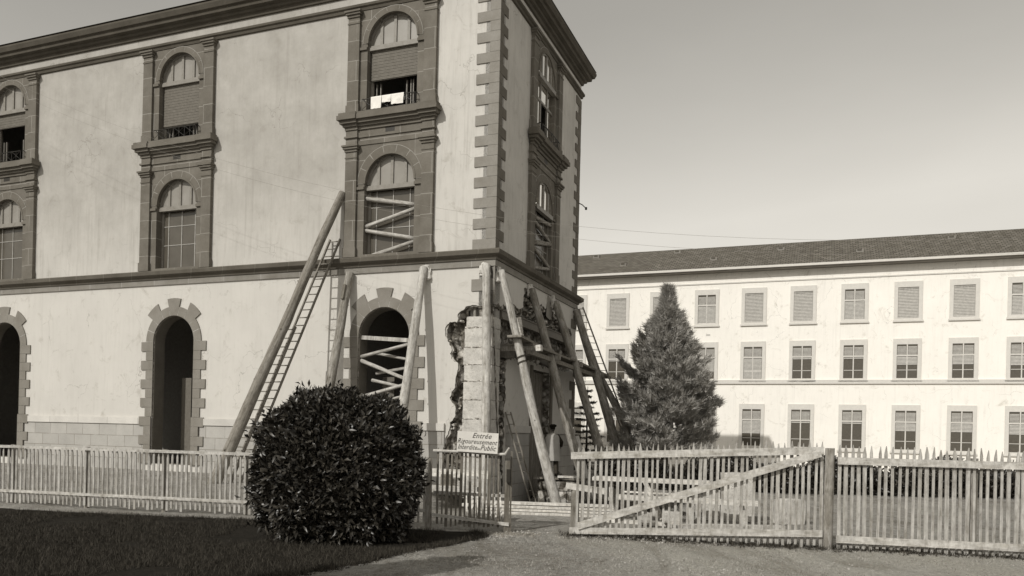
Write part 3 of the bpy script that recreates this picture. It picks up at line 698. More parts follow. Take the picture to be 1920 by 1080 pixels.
# ---------------------------------------------------------------- ladders
def ladder(label, foot, top, width_dir, wd, rungs, r=.03, mat='log_dark', rr=.018, group=None):
    foot = Vector(foot); top = Vector(top); wv = Vector(width_dir).normalized()*wd/2
    o = empty('ladder', foot, 0, label, 'ladder', group)
    for s in (-1, 1):
        bm = NB(); beam(bm, s*wv, top-foot+s*wv*.92, .045, r*2.4, Vector((0, 0, 1)).cross(wv)); obj('rail', bm, M[mat], o)
    for k in range(rungs):
        q = (k+.7)/rungs; c = (top-foot)*q; w2 = wv*(1-.08*q)
        bm = NB(); tube(bm, [c-w2*1.05, c+w2*1.05], rr*(.7 if wd < .35 else 1), 6); obj('rung', bm, M[mat], o)
    return o
dL = (BW.to_3x3() @ Vector((1, 0, 0))); dR = (BW.to_3x3() @ Vector((0, 1, 0)))
ladder('long wooden ladder leaning against the upper wall beside the longest log', LW(6.95, 3.3, 0), LW(5.72, .1, 8.0), dL, .42, 30)
# its lower overlapping extension
ladder('shorter wooden ladder lashed over the foot of the long ladder left of the bush', LW(7.15, 3.52, 0), LW(6.32, 1.62, 4.9), dL, .46, 17)
ladder('narrow dark ladder leaning outside the last gable log against the far building', RW(9.1, 3.05, gh(3, 32)-.05), RW(8.98, .14, 6.95), dR*.6+dL*.9, .30, 26, .024, 'log_dark')
ladder('short narrow ladder propped on the gable wall between corner log and broken pier', RW(1.26, 1.05, -.65), RW(1.20, .10, 2.36), dR*.3+dL, .18, 10, .028, 'log_dark')

# ---------------------------------------------------------------- scaffold
sc = empty('scaffold', RW(0, .6, 0), PH, 'plank scaffold platform running along the broken gable wall at head height above the men', 'scaffold')
def sp(bm, u0, u1, o0, o1, z0a, z0b, th=.075):
    vs = []
    for u, z in ((u0, z0a), (u1, z0b)):
        for o_ in (o0, o1):
            for dz in (0, th): vs.append(bm.verts.new((o_-.6, u, z+dz)))
    for f in ((0, 1, 3, 2), (4, 6, 7, 5), (0, 4, 5, 1), (2, 3, 7, 6), (0, 2, 6, 4), (1, 5, 7, 3)): bm.faces.new([vs[i] for i in f])
random.seed(5)
for (u0, u1, o0, o1, za, zb) in ((-.1, 1.5, .52, .98, 4.60, 4.50), (.9, 5.2, .72, 1.02, 4.45, 4.36), (.85, 5.4, .42, .70, 4.45, 4.36), (.9, 5.3, .12, .40, 4.45, 4.36), (4.9, 10.3, .74, 1.04, 4.40, 4.20), (5.0, 10.0, .44, .72, 4.40, 4.22), (5.0, 9.9, .14, .42, 4.40, 4.22), (8.6, 10.9, .80, 1.08, 4.27, 4.13)):
    bm = NB(); sp(bm, u0, u1, o0, o1, za, zb); obj('plank', bm, M['plank'], sc)
for u, z, o1 in ((.9, 4.36, 1.14), (3.3, 4.30, 1.15), (5.9, 4.27, 1.2), (8.75, 4.13, 1.3)):
    bm = NB(); beam(bm, (-.75, u, z), (o1-.6, u, z), .14, .15); cb = obj('crossbar', bm, M['bark'], sc)
    if u < 1: bm = NB(); beam(bm, (o1-.6, u-.02, z), (o1-.6+.16, u-.03, z+.01), .17, .19); obj('sawn_end', bm, M['fresh'], cb)
bm = NB(); beam(bm, (.28, .8, 4.25), (.32, 9.6, 4.08), .13, .14); obj('ledger_pole', bm, M['plank'], sc)
random.seed(14)
for u, o_, s, l_ in ((5.6, .3, .3, 'rough pale stone lying on the scaffold near the third gable log'), (6.3, .45, .22, 'smaller angular stone lying on the scaffold beside the rough pale one'), (2.6, .3, .25, 'squared stone resting on the scaffold by the cavity')):
    bm = NB(); rough_block(bm, -s, s, -s*.8, s*.8, 0, s*.9, .05, 0, 3); ob = obj('loose_stone', bm, M['quoin']); ob.location = RW(u, o_, 4.46-.025*u); ob.rotation_euler = (0, 0, .7*u); tag(ob, l_, 'stone')
bm = NB(); a_ = RW(.95, .62, 4.60); beam(bm, a_, a_+Vector((-.12, -.0, .75)), .1, .14, Vector((1, 0, 0)))
tag(obj('upright_offcut', bm, M['fresh']), 'pale wooden offcut standing upright on the scaffold beside the big corner log', 'board')

# ---------------------------------------------------------------- laundry
def cloth(name, label, t, w_, h_, bulge=.03):
    bm = NB(); nx_, nz_ = 8, 10; g = []
    for side_ in (0, 1):
        for j in range(nz_+1):
            row = []
            for i in range(nx_+1):
                s = i/nx_; k = j/nz_; fold = .018*math.sin(s*9+t*5)*k+bulge*k*noise.noise((s*2, k*2, t))
                if side_ == 0: row.append(bm.verts.new(P('L', t+w_*(s-.5)*(1-.08*k), .295+abs(fold), 12.50-h_*k)))
                else: row.append(bm.verts.new(P('L', t+w_*(s-.5)*(1-.05*k), .225-abs(fold)*.6, 12.50-h_*.6*k)))
            g.append(row)
    for a in (0, nz_+1):
        for j in range(nz_):
            for i in range(nx_): bm.faces.new((g[a+j][i], g[a+j][i+1], g[a+j+1][i+1], g[a+j+1][i]))
    for i in range(nx_): bm.faces.new((g[0][i], g[0][i+1], g[nz_+1][i+1], g[nz_+1][i]))
    for v in bm.verts: v.co = BW @ v.co
    o_ = obj(name, bm, M['cloth'], None, True)
    tag(o_, label, 'laundry', 'laundry hung over the balcony railing'); return o_
cloth('hanging_towel', 'square white cloth at the left end of the railing laundry', 4.16, .40, .40)
cloth('hanging_towel', 'rumpled white cloth in the middle of the railing laundry', 3.78, .34, .24, .06)
cloth('hanging_towel', 'white cloth at the right end of the railing laundry, nearest the bare railing', 3.38, .46, .34, .07)

# ---------------------------------------------------------------- wires
for (dz, l_) in ((0, 'upper thin wire crossing before the long facade at window height'), (-.33, 'lower thin wire crossing before the long facade at window height')):
    bm = NB(); pts = []; a_ = LW(22, 3, 16+dz); b_ = LW(-24, 3, 6.6+dz)
    for i in range(41):
        k = i/40; p = a_.lerp(b_, k); p.z -= 4*3.77*k*(1-k); pts.append(p)
    tube(bm, pts, .003, 5); tag(obj('overhead_wire', bm, M['frame']), l_, 'wire', 'wires strung across the yard')

# ---------------------------------------------------------------- far building
x0f = ((1160-942)*ca+(815-813.6)*sa)/F*52
DF = Vector((dL.x, dL.y, 0)).normalized(); NF = Vector((-DF.y, DF.x, 0)); NF = NF if NF.y < 0 else -NF
FB = Vector((x0f, 52, 0)); far = empty('far_building', FB, PH, 'long white hospital wing with grey slate roof standing behind the fir tree', 'building')
S0, S1, DPT = -14, 27, 9.0     # local x along the facade, y into the building
bm = NB(); box(bm, S0, S1, 0, DPT, -1, 11.85); obj('wall', bm, M['farwall'], far)
for a, b, c_ in ((11.18, 11.25, .045), (5.03, 5.27, .09)): bm = NB(); box(bm, S0-.05, S1+.05, -c_, -.002, a, b); obj('string_course', bm, M['farstone'], far)
bm = NB(); box(bm, S0-.4, S1+.4, -.5, DPT+.5, 11.86, 12.02); obj('eaves', bm, M['quoin'], far)
bm = NB(); box(bm, S0-.45, S1+.45, -.62, -.5, 11.93, 12.06); obj('gutter', bm, M['farstone'], far)
bm = NB(); ov = .55; rz_, ry = 14.35, 3.9
v = [bm.verts.new(p) for p in ((S0-.5, -ov, 12.025), (S1+.5, -ov, 12.025), (S1+.5, ry, rz_), (S0-.5, ry, rz_), (S0-.5, DPT+ov, 12.025), (S1+.5, DPT+ov, 12.025))]
for f in ((0, 1, 2, 3), (3, 2, 5, 4), (0, 3, 4), (1, 5, 2), (0, 4, 5, 1)): bm.faces.new([v[i] for i in f])
n = NT('slate_roof', .9, .2); br = n.t.nodes.new('ShaderNodeTexBrick'); br.inputs['Scale'].default_value = 1; br.inputs['Brick Width'].default_value = .3; br.inputs['Row Height'].default_value = .2; br.inputs['Mortar Size'].default_value = .02
br.inputs['Color1'].default_value = grey(.125); br.inputs['Color2'].default_value = grey(.2); br.inputs['Mortar'].default_value = grey(.05); n.link(n.tc, br.inputs['Vector'])
n.col(n.mix(.7, br.outputs['Color'], n.ramp(n.noise(3, 6, rough=.8), [(.35, (.55, .55, .55, 1)), (.6, (1.1, 1.1, 1.1, 1)), (.75, (1.7, 1.7, 1.7, 1))]), 'MULTIPLY'))
obj('roof', bm, n.m, far)
slope = (rz_-12.025)/(ry+ov)
for s_, zap in ((-2.6, 13.2), (-.2, 12.55), (2.95, 13.2), (5.55, 12.6), (9.5, 13.0), (14, 12.6), (19, 13.1)):
    y = (zap-12.025)/(slope-.212)-ov; zz = 12.025+(y+ov)*slope
    bm = NB(); box(bm, s_-.2, s_+.2, y-.16, y+.16, zz-.1, zz+.09); sk = obj('roof_hatch', bm, M['quoin'], far)
    bm = NB(); box(bm, s_-.15, s_+.1, y-.19, y-.181, zz-.0, zz+.1); obj('pane', bm, M['farglass'], sk)
def fwin(s, zb, zt, kind):
    bm = NB()
    for a in ((s-.73, s-.53, zb-.2, zt+.33), (s+.53, s+.73, zb-.2, zt+.33)): box(bm, a[0], a[1], -.05, -.001, a[2], a[3])
    box(bm, s-.53, s+.53, -.05, -.001, zt+.0, zt+.33); box(bm, s-.53, s+.53, -.05, -.001, zb-.2, zb)
    box(bm, s-.78, s+.78, -.09, -.051, zb-.22, zb-.12)
    wv = obj('window', bm, M['farstone'], far)
    bm = NB(); box(bm, s-.53, s+.53, -.012, -.002, zb, zt); obj('pane', bm, M['farglass'] if kind else M['fardark'], wv)
    if kind == 0:
        bm = NB(); z = zb+.02
        while z < zt-.09: box(bm, s-.51, s+.51, -.035, -.014, z, z+.055); z += .085
        obj('louvre_shutter', bm, M['farshutter'], wv)
        bm = NB()
        for k in range(10):
            a = s-.52+k*.104; h_ = .03+.045*abs(math.sin(k*1.1)); box(bm, a, a+.1, -.04, -.036, zt-.05-h_, zt-.04-h_+.05)
        obj('scalloped_pelmet', bm, M['dark'], wv)
    else:
        fr = NB(); box(fr, s-.53, s+.53, -.045, -.014, zt-.68, zt-.60); box(fr, s-.03, s+.03, -.045, -.0142, zt-.6, zt)
        box(fr, s-.03, s+.03, -.03, -.0138, zb, zt-.68); box(fr, s-.5, s+.5, -.03, -.0136, zb+(.45), zb+.48)
        obj('frame', fr, M['farstone'], wv)
        sh = NB(); zlo = zt-.68-(1.3 if kind == 2 else (.42, .1, .75, .3, .55)[int(abs(s*7)) % 5])
        for x0_, x1_ in ((s-.5, s-.05), (s+.05, s+.5)):
            z = zt-.58
            while z < zt-.14: box(sh, x0_, x1_, -.03, -.0145, z, z+.04); z += .07
        z = zt-.72
        while z > max(zlo, zb): box(sh, s-.51, s+.51, -.034, -.031, z-.055, z); z -= .075
        obj('louvre_shutter', sh, M['farshutter'], wv)
for k in range(-4, 10):
    s = -.235+2.795*k
    fwin(s, 8.77, 10.52, 2 if k in (2, 5, 8) else 0)
    fwin(s, 5.35, 7.27, 1 if k % 2 == 0 else 1+(k % 3 == 0))
    fwin(s, 1.3, 3.5, 1)
for s in (-2.2, 1.2, 4.1):
    pass
for a, b in ((5.35, 8.0), (.4, 4.4)): bm = NB(); box(bm, a, a+.25, -.01, -.001, b, b+.11); obj('wall_vent', bm, M['farshutter'], far)

# ---------------------------------------------------------------- vegetation
def leaf_mat(name, v, rough, spec, var=.4):
    n = NT(name, rough, spec)
    g = n.t.nodes.new('ShaderNodeNewGeometry')
    n.col(n.ramp(g.outputs['Random Per Island'], [(0, v*(1-var)), (.7, v*(1+var*.4)), (1, v*(1+var*1.6))])); return n.m
M['laurel'] = leaf_mat('glossy_laurel_leaf', .036, .40, .6, .6)
M['fir'] = leaf_mat('fir_needles', .38, .7, .2, .35)
M['spruce'] = leaf_mat('spruce_needles', .11, .8, .2, .4)
M['grass'] = leaf_mat('dark_grass', .045, .8, .2, .6)
M['drygrass'] = leaf_mat('dry_grass', .30, .9, .1, .4)
def unit(v): return v/np.maximum(1e-6, np.linalg.norm(v, axis=1, keepdims=True))
def leaves(pos, d, nrm, ln, wd, fold=.25, droop=.15):
    """lance-shaped folded leaves: 6 quads-free vertices, 4 tris -> as quads pairs"""
    n = len(pos); d = unit(d); s = unit(np.cross(d, nrm)); u = np.cross(s, d)
    ln = np.asarray(ln).reshape(-1, 1)*np.ones((n, 1)); wd = np.asarray(wd).reshape(-1, 1)*np.ones((n, 1))
    base = pos; mid = pos+d*ln*.5+u*ln*.04; tip = pos+d*ln-u*ln*droop
    l = mid-s*wd/2+u*wd*fold; r = mid+s*wd/2+u*wd*fold
    V = np.stack([base, l, tip, r, mid], 1).reshape(-1, 3)
    b = np.arange(n)[:, None]*5
    F_ = np.concatenate([b+[0, 4, 1], b+[1, 4, 2], b+[0, 3, 4], b+[4, 3, 2]], 1).reshape(-1, 3)
    return V, F_
def blobby(dirs, seed, amp=.09, fr=2.2):
    return np.array([1+amp*noise.noise(Vector(d)*fr+Vector((seed, 0, 0)))+amp*.6*noise.noise(Vector(d)*fr*2.3+Vector((0, seed, 0))) for d in dirs])
def sq(d): return (np.abs(d)**2.7).sum(1)**(-1/2.7)
def bush(label, c, rad, n, ln, mat, seed):
    e = empty('laurel_bush', (c[0], c[1], 0), 0, label, 'bush')
    d = unit(rng.normal(size=(n, 3))); d[:, 2] = np.where(d[:, 2] < -.75, -d[:, 2], d[:, 2])
    R_ = blobby(d, seed, .15, 2.8)*sq(d); R_ *= 1+.05*np.array([noise.noise(Vector(q)*9) for q in d]); depth = 1-.22*rng.random(n)**1.6; depth += (rng.random(n) < .03)*rng.random(n)*.13
    pos = d*np.array(rad)*(R_*depth)[:, None]+np.array((0, 0, c[2]))
    pos = pos[pos[:, 2] > .04]; d = d[:len(pos)] if False else unit(pos-np.array((0, 0, c[2])))
    m = len(pos); ld = unit(d*.9+rng.normal(size=(m, 3))*.65+np.array((0, 0, .35))); nr = unit(d*.6+rng.normal(size=(m, 3))*.5+np.array((0, 0, .3)))
    V_, F_ = leaves(pos, ld, nr, ln*(.65+.6*rng.random(m)), ln*.40*(.8+.4*rng.random(m)))
    raw('foliage', V_, F_, mat, e)
    bm = NB()
    bmesh.ops.create_icosphere(bm, subdivisions=4, radius=1)
    for v in bm.verts:
        q = v.co.normalized(); r = .78*float(sq(np.array([q[:]]))[0])*(1+.09*noise.noise(q*2.2+Vector((seed, 0, 0)))+.08*noise.noise(q*7)); v.co = Vector((q.x*rad[0]*r, q.y*rad[1]*r, max(.02, c[2]+q.z*rad[2]*r)))
    obj('inner_twigs', bm, M['grass'], e)
    return e
bush('large rounded dark glossy laurel bush in front of the picket fence', (-2.47, 12.25, .98), (1.14, 1.0, 1.14), 30000, .118, M['laurel'], 3.1)

def needles(P0, D0, per, ln, wd, spread=.6):
    """bundles of needle slivers around shoot points"""
    n = len(P0); P_ = np.repeat(P0, per, 0)+rng.normal(size=(n*per, 3))*ln*.12; D_ = unit(np.repeat(D0, per, 0)+rng.normal(size=(n*per, 3))*spread)
    L_ = ln*(.6+.8*rng.random((n*per, 1))); s = unit(np.cross(D_, rng.normal(size=(n*per, 3))))*wd*.5
    V = np.stack([P_-s, P_+s, P_+D_*L_], 1).reshape(-1, 3)
    F_ = np.arange(len(V)).reshape(-1, 3); return V, F_
def fir(label, x, y, H, rad, nb, mat, seed, group=None):
    e = empty('fir_tree', (x, y, 0), 0, label, 'tree', group)
    bm = NB(); tube(bm, [(0, 0, -.1), (.03, 0, H*.4), (0, .02, H*.98)], [.16, .1, .012], 10); obj('trunk', bm, M['trunk'], e)
    rs = np.random.default_rng(seed); PP = []; DD = []; bb = NB()
    for k in range(nb):
        q = rs.random()**.85; z = .12*H+q*H*.87; prof = float(np.interp(z/H, (.1, .3, .42, .55, .66, .76, .87, 1), (.92, .93, .86, .68, .48, .30, .14, .01)))
        prof = prof*(1+.22*math.sin(k*2.4)*rs.random())
        a = rs.random()*6.283; Lb = max(.12, rad*prof*(.80+.26*rs.random()))
        dr = np.array((math.cos(a), math.sin(a), 0)); up = .10+.75*q
        if k % 3 == 0: tube(bb, [(0, 0, z-.1), tuple(dr*Lb*.5+np.array((0, 0, z+up*.3*Lb))), tuple(dr*Lb*.9+np.array((0, 0, z+up*Lb*.9)))], [.025, .015, .004], 4, False)
        m = int(7+20*Lb)
        t = .25+.75*rs.random(m)**.7
        side = np.array((-dr[1], dr[0], 0)); sp_ = (rs.random(m)-.5)*Lb*.75*(1.15-t)
        p = dr*(t*Lb)[:, None]+side*sp_[:, None]; p[:, 2] += z+up*Lb*t*t+rs.normal(size=m)*.07-.05
        PP.append(p); DD.append(dr*.7+side*np.sign(sp_)[:, None]*.35+np.array((0, 0, .75))+rs.normal(size=(m, 3))*.25)
    # leader
    m = 60; t = rs.random(m); p = np.zeros((m, 3)); p[:, 2] = H*(.9+.1*t); p[:, :2] = rs.normal(size=(m, 2))*.05*(1.1-t)[:, None]; PP.append(p); DD.append(rs.normal(size=(m, 3))*.5+np.array((0, 0, 1)))
    PP = np.concatenate(PP); DD = unit(np.concatenate(DD))
    V_, F_ = needles(PP, DD, 11, .23, .03, .30); obj('branches', bb, M['trunk'], e)
    cr = raw('crown', V_, F_, mat, e); return e
fir('large bushy fir tree in front of the far white building', 6.46, 32.2, 7.6, 2.2, 420, M['fir'], 4)
def hedge(label, x0, x1, y, h, mat):
    e = empty('low_hedge', (x0, y, 0), 0, label, 'hedge'); m = 26000; x = rng.uniform(0, x1-x0, m); zt = h*(.86+.16*np.sin(x*1.9)+.1*np.sin(x*4.7)); z = zt*rng.random(m)**.6
    P_ = np.stack([x, -.15+rng.normal(size=m)*.32, z], 1); V_, F_ = leaves(P_, rng.normal(size=(m, 3))+np.array((0, -.5, .5)), rng.normal(size=(m, 3)), .13*np.ones(m), .06*np.ones(m)); raw('foliage', V_, F_, mat, e)
    bm = NB(); box(bm, 0, x1-x0, .05, .3, 0, h*.6); obj('inner_twigs', bm, M['grass'], e)
hedge('low dark hedge beyond the timber, seen between the pickets on the right', 3.0, 19.5, 25.5, 1.12, M['laurel'])
# small spruce with flat separate tiers
def spruce(label, x, y, H, rad, seed):
    e = empty('spruce_tree', (x, y, -.1), 0, label, 'tree'); rs = np.random.default_rng(seed)
    bm = NB(); tube(bm, [(0, 0, 0), (0, 0, H)], [.07, .01], 8); PP = []; DD = []; z = .3; bb = NB()
    while z < H*.97:
        q = z/H; nb = 7
        for k in range(nb):
            a = rs.random()*6.283; Lb = rad*(1-q)**.9*(.75+.4*rs.random())+.06; dr = np.array((math.cos(a), math.sin(a), 0))
            tube(bb, [(0, 0, z), tuple(dr*Lb*.6+np.array((0, 0, z-.02))), tuple(dr*Lb+np.array((0, 0, z+.10*Lb)))], [.014, .009, .004], 4, False)
            m = int(6+26*Lb); t = .15+.85*rs.random(m); side = np.array((-dr[1], dr[0], 0)); s_ = (rs.random(m)-.5)*Lb*.5*(1.1-t)
            p = dr*(t*Lb)[:, None]+side*s_[:, None]; p[:, 2] += z+.1*Lb*t**3-.02+rs.normal(size=m)*.015; PP.append(p)
            DD.append(dr*.8+side*np.sign(s_)[:, None]*.6+rs.normal(size=(m, 3))*.2)
        z += .24+.05*rs.random()
    PP = np.concatenate(PP); DD = unit(np.concatenate(DD)); V_, F_ = needles(PP, DD, 5, .11, .022, .35)
    obj('trunk', bm, M['trunk'], e); obj('branches', bb, M['trunk'], e); raw('crown', V_, F_, M['spruce'], e); return e
spruce('small sparse spruce seen between the shoring logs', 3.75, 36, 3.95, 1.5, 8)
spruce_b = None
# a leafy tree behind the photographer whose shade falls over the bed
e = empty('columnar_tree', (-5.75, 4.2, 0), 0, 'narrow columnar tree left of the camera casting its shade over the foreground', 'tree')
bm = NB(); tube(bm, [(0, 0, 0), (.1, 0, 2.5), (0, .1, 5)], [.22, .18, .1], 10); obj('trunk', bm, M['trunk'], e)
m = 15000; d = unit(rng.normal(size=(m, 3))); pos = d*np.array((.55, .5, 2.7))*(blobby(d, 8.8, .2, 2.5)*(.4+.6*rng.random(m)))[:, None]+np.array((0, 0, 3.5))
V_, F_ = leaves(pos, rng.normal(size=(m, 3)), rng.normal(size=(m, 3)), .24*np.ones(m), .15*np.ones(m)); raw('crown', V_, F_, M['laurel'], e)

# planting bed in the left foreground; its right end paints in the bush's shadow
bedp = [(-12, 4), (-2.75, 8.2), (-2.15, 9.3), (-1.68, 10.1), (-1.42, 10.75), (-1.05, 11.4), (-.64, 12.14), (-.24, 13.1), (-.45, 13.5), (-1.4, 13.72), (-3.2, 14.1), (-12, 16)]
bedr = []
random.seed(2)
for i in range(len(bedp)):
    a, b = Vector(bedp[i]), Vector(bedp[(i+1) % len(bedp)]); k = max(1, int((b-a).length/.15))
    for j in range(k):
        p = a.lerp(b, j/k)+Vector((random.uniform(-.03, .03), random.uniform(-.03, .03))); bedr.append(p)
def inbed(x, y):
    c = False; j = len(bedp)-1
    for i in range(len(bedp)):
        xi, yi = bedp[i]; xj, yj = bedp[j]
        if (yi > y) != (yj > y) and x < (xj-xi)*(y-yi)/(yj-yi)+xi: c = not c
        j = i
    return c
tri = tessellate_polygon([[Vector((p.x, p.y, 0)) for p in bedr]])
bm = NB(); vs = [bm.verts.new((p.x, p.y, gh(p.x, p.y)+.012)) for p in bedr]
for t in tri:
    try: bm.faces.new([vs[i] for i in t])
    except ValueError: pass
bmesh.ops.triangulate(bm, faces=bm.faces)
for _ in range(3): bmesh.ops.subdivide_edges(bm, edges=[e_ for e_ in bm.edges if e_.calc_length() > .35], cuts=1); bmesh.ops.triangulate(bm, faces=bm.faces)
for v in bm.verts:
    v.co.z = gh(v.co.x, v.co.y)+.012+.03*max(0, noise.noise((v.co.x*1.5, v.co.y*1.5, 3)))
n = NT('bed_soil_and_shadow', .95, .1); a = n.noise(6, 8, rough=.75); n.col(n.ramp(a, [(.35, .012), (.6, .025), (.75, .05)])); n.bump(a, .9, .04)
o = obj('bed_and_bush_shadow', bm, n.m); tag(o, 'dark soil bed under the laurel bush', kind='structure')
def tufts(xy, hgt, wdt, mat, name, label, per=5):
    n = len(xy); P_ = np.array([(x, y, gh(x, y)) for x, y in xy]); P_ = np.repeat(P_, per, 0); P_[:, :2] += rng.normal(size=(len(P_), 2))*.02
    D_ = unit(rng.normal(size=P_.shape)*.5+np.array((0, 0, 1))); L_ = hgt*(.4+rng.random((len(P_), 1))); s = unit(np.cross(D_, rng.normal(size=P_.shape)))*wdt
    V = np.stack([P_-s, P_+s, P_+D_*L_], 1).reshape(-1, 3); tag(raw(name, V, np.arange(len(V)).reshape(-1, 3), mat), label, 'grass', kind='stuff')
xy = []
while len(xy) < 20000:
    x, y = rng.uniform(-9, -.9), rng.uniform(8.2, 15)
    if inbed(x, y) and noise.noise((x*.9, y*.9, 0)) > -.25: xy.append((x, y))
tufts(xy, .075, .004, M['grass'], 'grass', 'low dark grass growing in the planting bed')
xy = [(x, y) for x, y in zip(rng.uniform(-.6, 9, 5200), rng.uniform(8.4, 13.4, 5200)) if noise.noise((x*1.1, y*1.1, 9)) > -.1]
tufts(xy, .03, .004, M['drygrass'], 'dry_grass', 'short dry grass blades scattered over the right foreground', 4)
xy = [(x, y) for x, y in zip(rng.uniform(1.0, 11, 1500), rng.normal(13.0, .16, 1500)-np.linspace(0, 0, 1500))]
xy = [(x, 13.32-.225*(x-1.2)+(y-13.0)) for x, y in xy]
for p0, p1 in zip(bedp[1:8], bedp[2:9]):
    for _ in range(120):
        k = rng.random(); xy.append((p0[0]+(p1[0]-p0[0])*k+rng.normal()*.05, p0[1]+(p1[1]-p0[1])*k+rng.normal()*.05))
tufts(xy, .09, .005, M['grass'], 'edge_grass', 'ragged weeds along the fence foot and the edge of the bed', 4)
# pebbles
bm = NB(); random.seed(6)
def pebbles(bm, n, fx, fy, s0, s1):
    for _ in range(n):
        x, y = fx(), fy(); s = random.uniform(s0, s1); z = gh(x, y)
        vs = [bm.verts.new((x+s*dx*random.uniform(.6, 1.2), y+s*dy*random.uniform(.6, 1.2), z+s*dz*random.uniform(.4, .9))) for dx, dy, dz in ((-1, 0, 0), (1, 0, 0), (0, -1, 0), (0, 1, 0), (0, 0, 1))]
        for f in ((0, 2, 4), (2, 1, 4), (1, 3, 4), (3, 0, 4)): bm.faces.new([vs[i] for i in f])
pebbles(bm, 5200, lambda: random.uniform(-1.2, 9), lambda: random.uniform(8.5, 14), .006, .018)
pebbles(bm, 260, lambda: random.gauss(.0, .35), lambda: random.gauss(13.45, .18), .015, .045)
pebbles(bm, 260, lambda: random.uniform(.9, 8), lambda: random.gauss(12.95, .18), .012, .04)
tag(obj('pebbles', bm, M['plinth']), 'small pale stones scattered on the yard and along the fence foot', 'gravel', kind='stuff')

# ---------------------------------------------------------------- fences and gates
def pickets(bm, a, b, z_lo, z_hi, sp_, w_, th, off, tip=.09, lean=.012, miss=(), rise=0):
    """a,b: 2-D ends; off: offset normal to the run"""
    a = Vector(a); b = Vector(b); d = (b-a); L_ = d.length; d.normalize(); nrm = Vector((d.y, -d.x)); k = 0; s = sp_*.5
    while s < L_:
        if k not in miss:
            wd = w_*random.uniform(.7, 1.25); zl = z_lo+random.uniform(-.03, .03); zh = z_hi+rise*s/L_+random.uniform(-.03, .03); ln = random.uniform(-lean, lean); p = a+d*s
            rows = []
            for z, f in ((zl, 1), (zl+(zh-zl)*.5, random.uniform(.9, 1.1)), (zh-tip, .95), (zh, .12)):
                q = (z-zl)/(zh-zl); cx = p+d*(ln*q+random.uniform(-.004, .004))+nrm*off
                rows.append([bm.verts.new((cx.x+d.x*i*wd*f/2+nrm.x*j*th/2, cx.y+d.y*i*wd*f/2+nrm.y*j*th/2, z)) for i, j in ((-1, -1), (1, -1), (1, 1), (-1, 1))])
            for r1_, r2_ in zip(rows, rows[1:]):
                for i in range(4): bm.faces.new((r1_[i], r1_[(i+1) % 4], r2_[(i+1) % 4], r2_[i]))
            bm.faces.new(rows[-1]); bm.faces.new(rows[0][::-1])
        s += sp_*random.uniform(.93, 1.07); k += 1
def v3(p, z, off=0, a=None, b=None):
    d = (Vector(b)-Vector(a)).normalized(); nn = Vector((d.y, -d.x)); q = Vector(p)+nn*off; return Vector((q.x, q.y, z))
random.seed(40)
# left leaf
A, B = (-1.17, 13.92), (.155, 13.64)
g = empty('picket_gate', (0, 0, 0), 0, 'left leaf of the picket gate, carrying the white notice board', 'gate')
bm = NB(); pickets(bm, (-1.13, 13.91), (.03, 13.665), .06, 1.42, .083, .038, .02, 0); obj('picket_panel', bm, M['picket'], g)
bm = NB(); tube(bm, [v3(A, 1.335, .03, A, B), v3((-.6, 13.8), 1.33, .035, A, B), v3((-.1, 13.69), 1.30, .035, A, B), v3((.06, 13.66), 1.31, .04, A, B), v3((.13, 13.645), 1.42, .04, A, B)], [.026, .022, .026, .024, .016], 8); obj('top_rail', bm, M['rail'], g)
bm = NB(); beam(bm, v3(A, .24, .035, A, B), v3(B, .13, .035, A, B), .03, .055); obj('bottom_rail', bm, M['rail'], g)
bm = NB(); beam(bm, v3(A, .62, -.03, A, B), v3(B, .60, -.03, A, B), .03, .05); obj('middle_rail', bm, M['rail'], g)
bm = NB(); beam(bm, v3((.10, 13.65), -.02, 0, A, B), v3((.10, 13.65), 1.20, 0, A, B), .085, .05, Vector((0, 1, 0))); beam(bm, v3((.165, 13.64), -.02, 0, A, B), v3((.165, 13.64), 1.36, 0, A, B), .03, .04, Vector((0, 1, 0))); obj('gate_stile', bm, M['picket'], g)
bm = NB(); box(bm, .085, .15, 13.57, 13.61, .84, 1.06); tube(bm, [(.155, 13.6, .78), (.155, 13.6, 1.28)], .008, 6); obj('latch', bm, M['iron'], g)
log('gate_post', 'round post carrying the hinges of the left gate leaf beside the bush', (-1.24, 13.93, -.2), (-1.245, 13.93, 1.20), .06, .052, M['bark'], cat='post', wob=.006)
# notice board with its lettering
SG = empty('notice_board', (-.415, 13.66, 1.5), math.atan2(-.28, 1.325), 'white wooden notice board with black italic lettering fixed on top of the gate', 'sign')
bm = NB(); vs = box(bm, -.355, .355, -.012, .012, -.175, .17); obj('board', bm, M['sign'], SG)
SG.rotation_euler = (0, R(2.3), SG.rotation_euler[2])
for txt, x, z, size, wmax in (('Entr\u00e9e', .075, .07, .125, .33), ('Rigoureusement', .0, .0-.03, .118, .69), ('Interdite', -.165, -.13, .12, .335), ('au', .03, -.125, .055, .05), ('Public', .195, -.13, .125, .27)):
    cu = bpy.data.curves.new('t', 'FONT'); cu.body = txt; cu.size = size; cu.shear = .38; cu.align_x = 'CENTER'; cu.extrude = .0015; cu.resolution_u = 3; cu.offset = .0; cu.space_character = 1.06
    to = bpy.data.objects.new('t', cu); COL.objects.link(to); bpy.context.view_layer.update()
    me = bpy.data.meshes.new_from_object(to.evaluated_get(bpy.context.evaluated_depsgraph_get())); bpy.data.objects.remove(to)
    xs = [v.co.x for v in me.vertices]; sc_ = wmax/(max(xs)-min(xs)); mid = (max(xs)+min(xs))/2
    for v in me.vertices: v.co = Vector(((v.co.x-mid)*sc_+x, -.0135-v.co.z, v.co.y+z))
    link('lettering', me, M['ink'], SG)
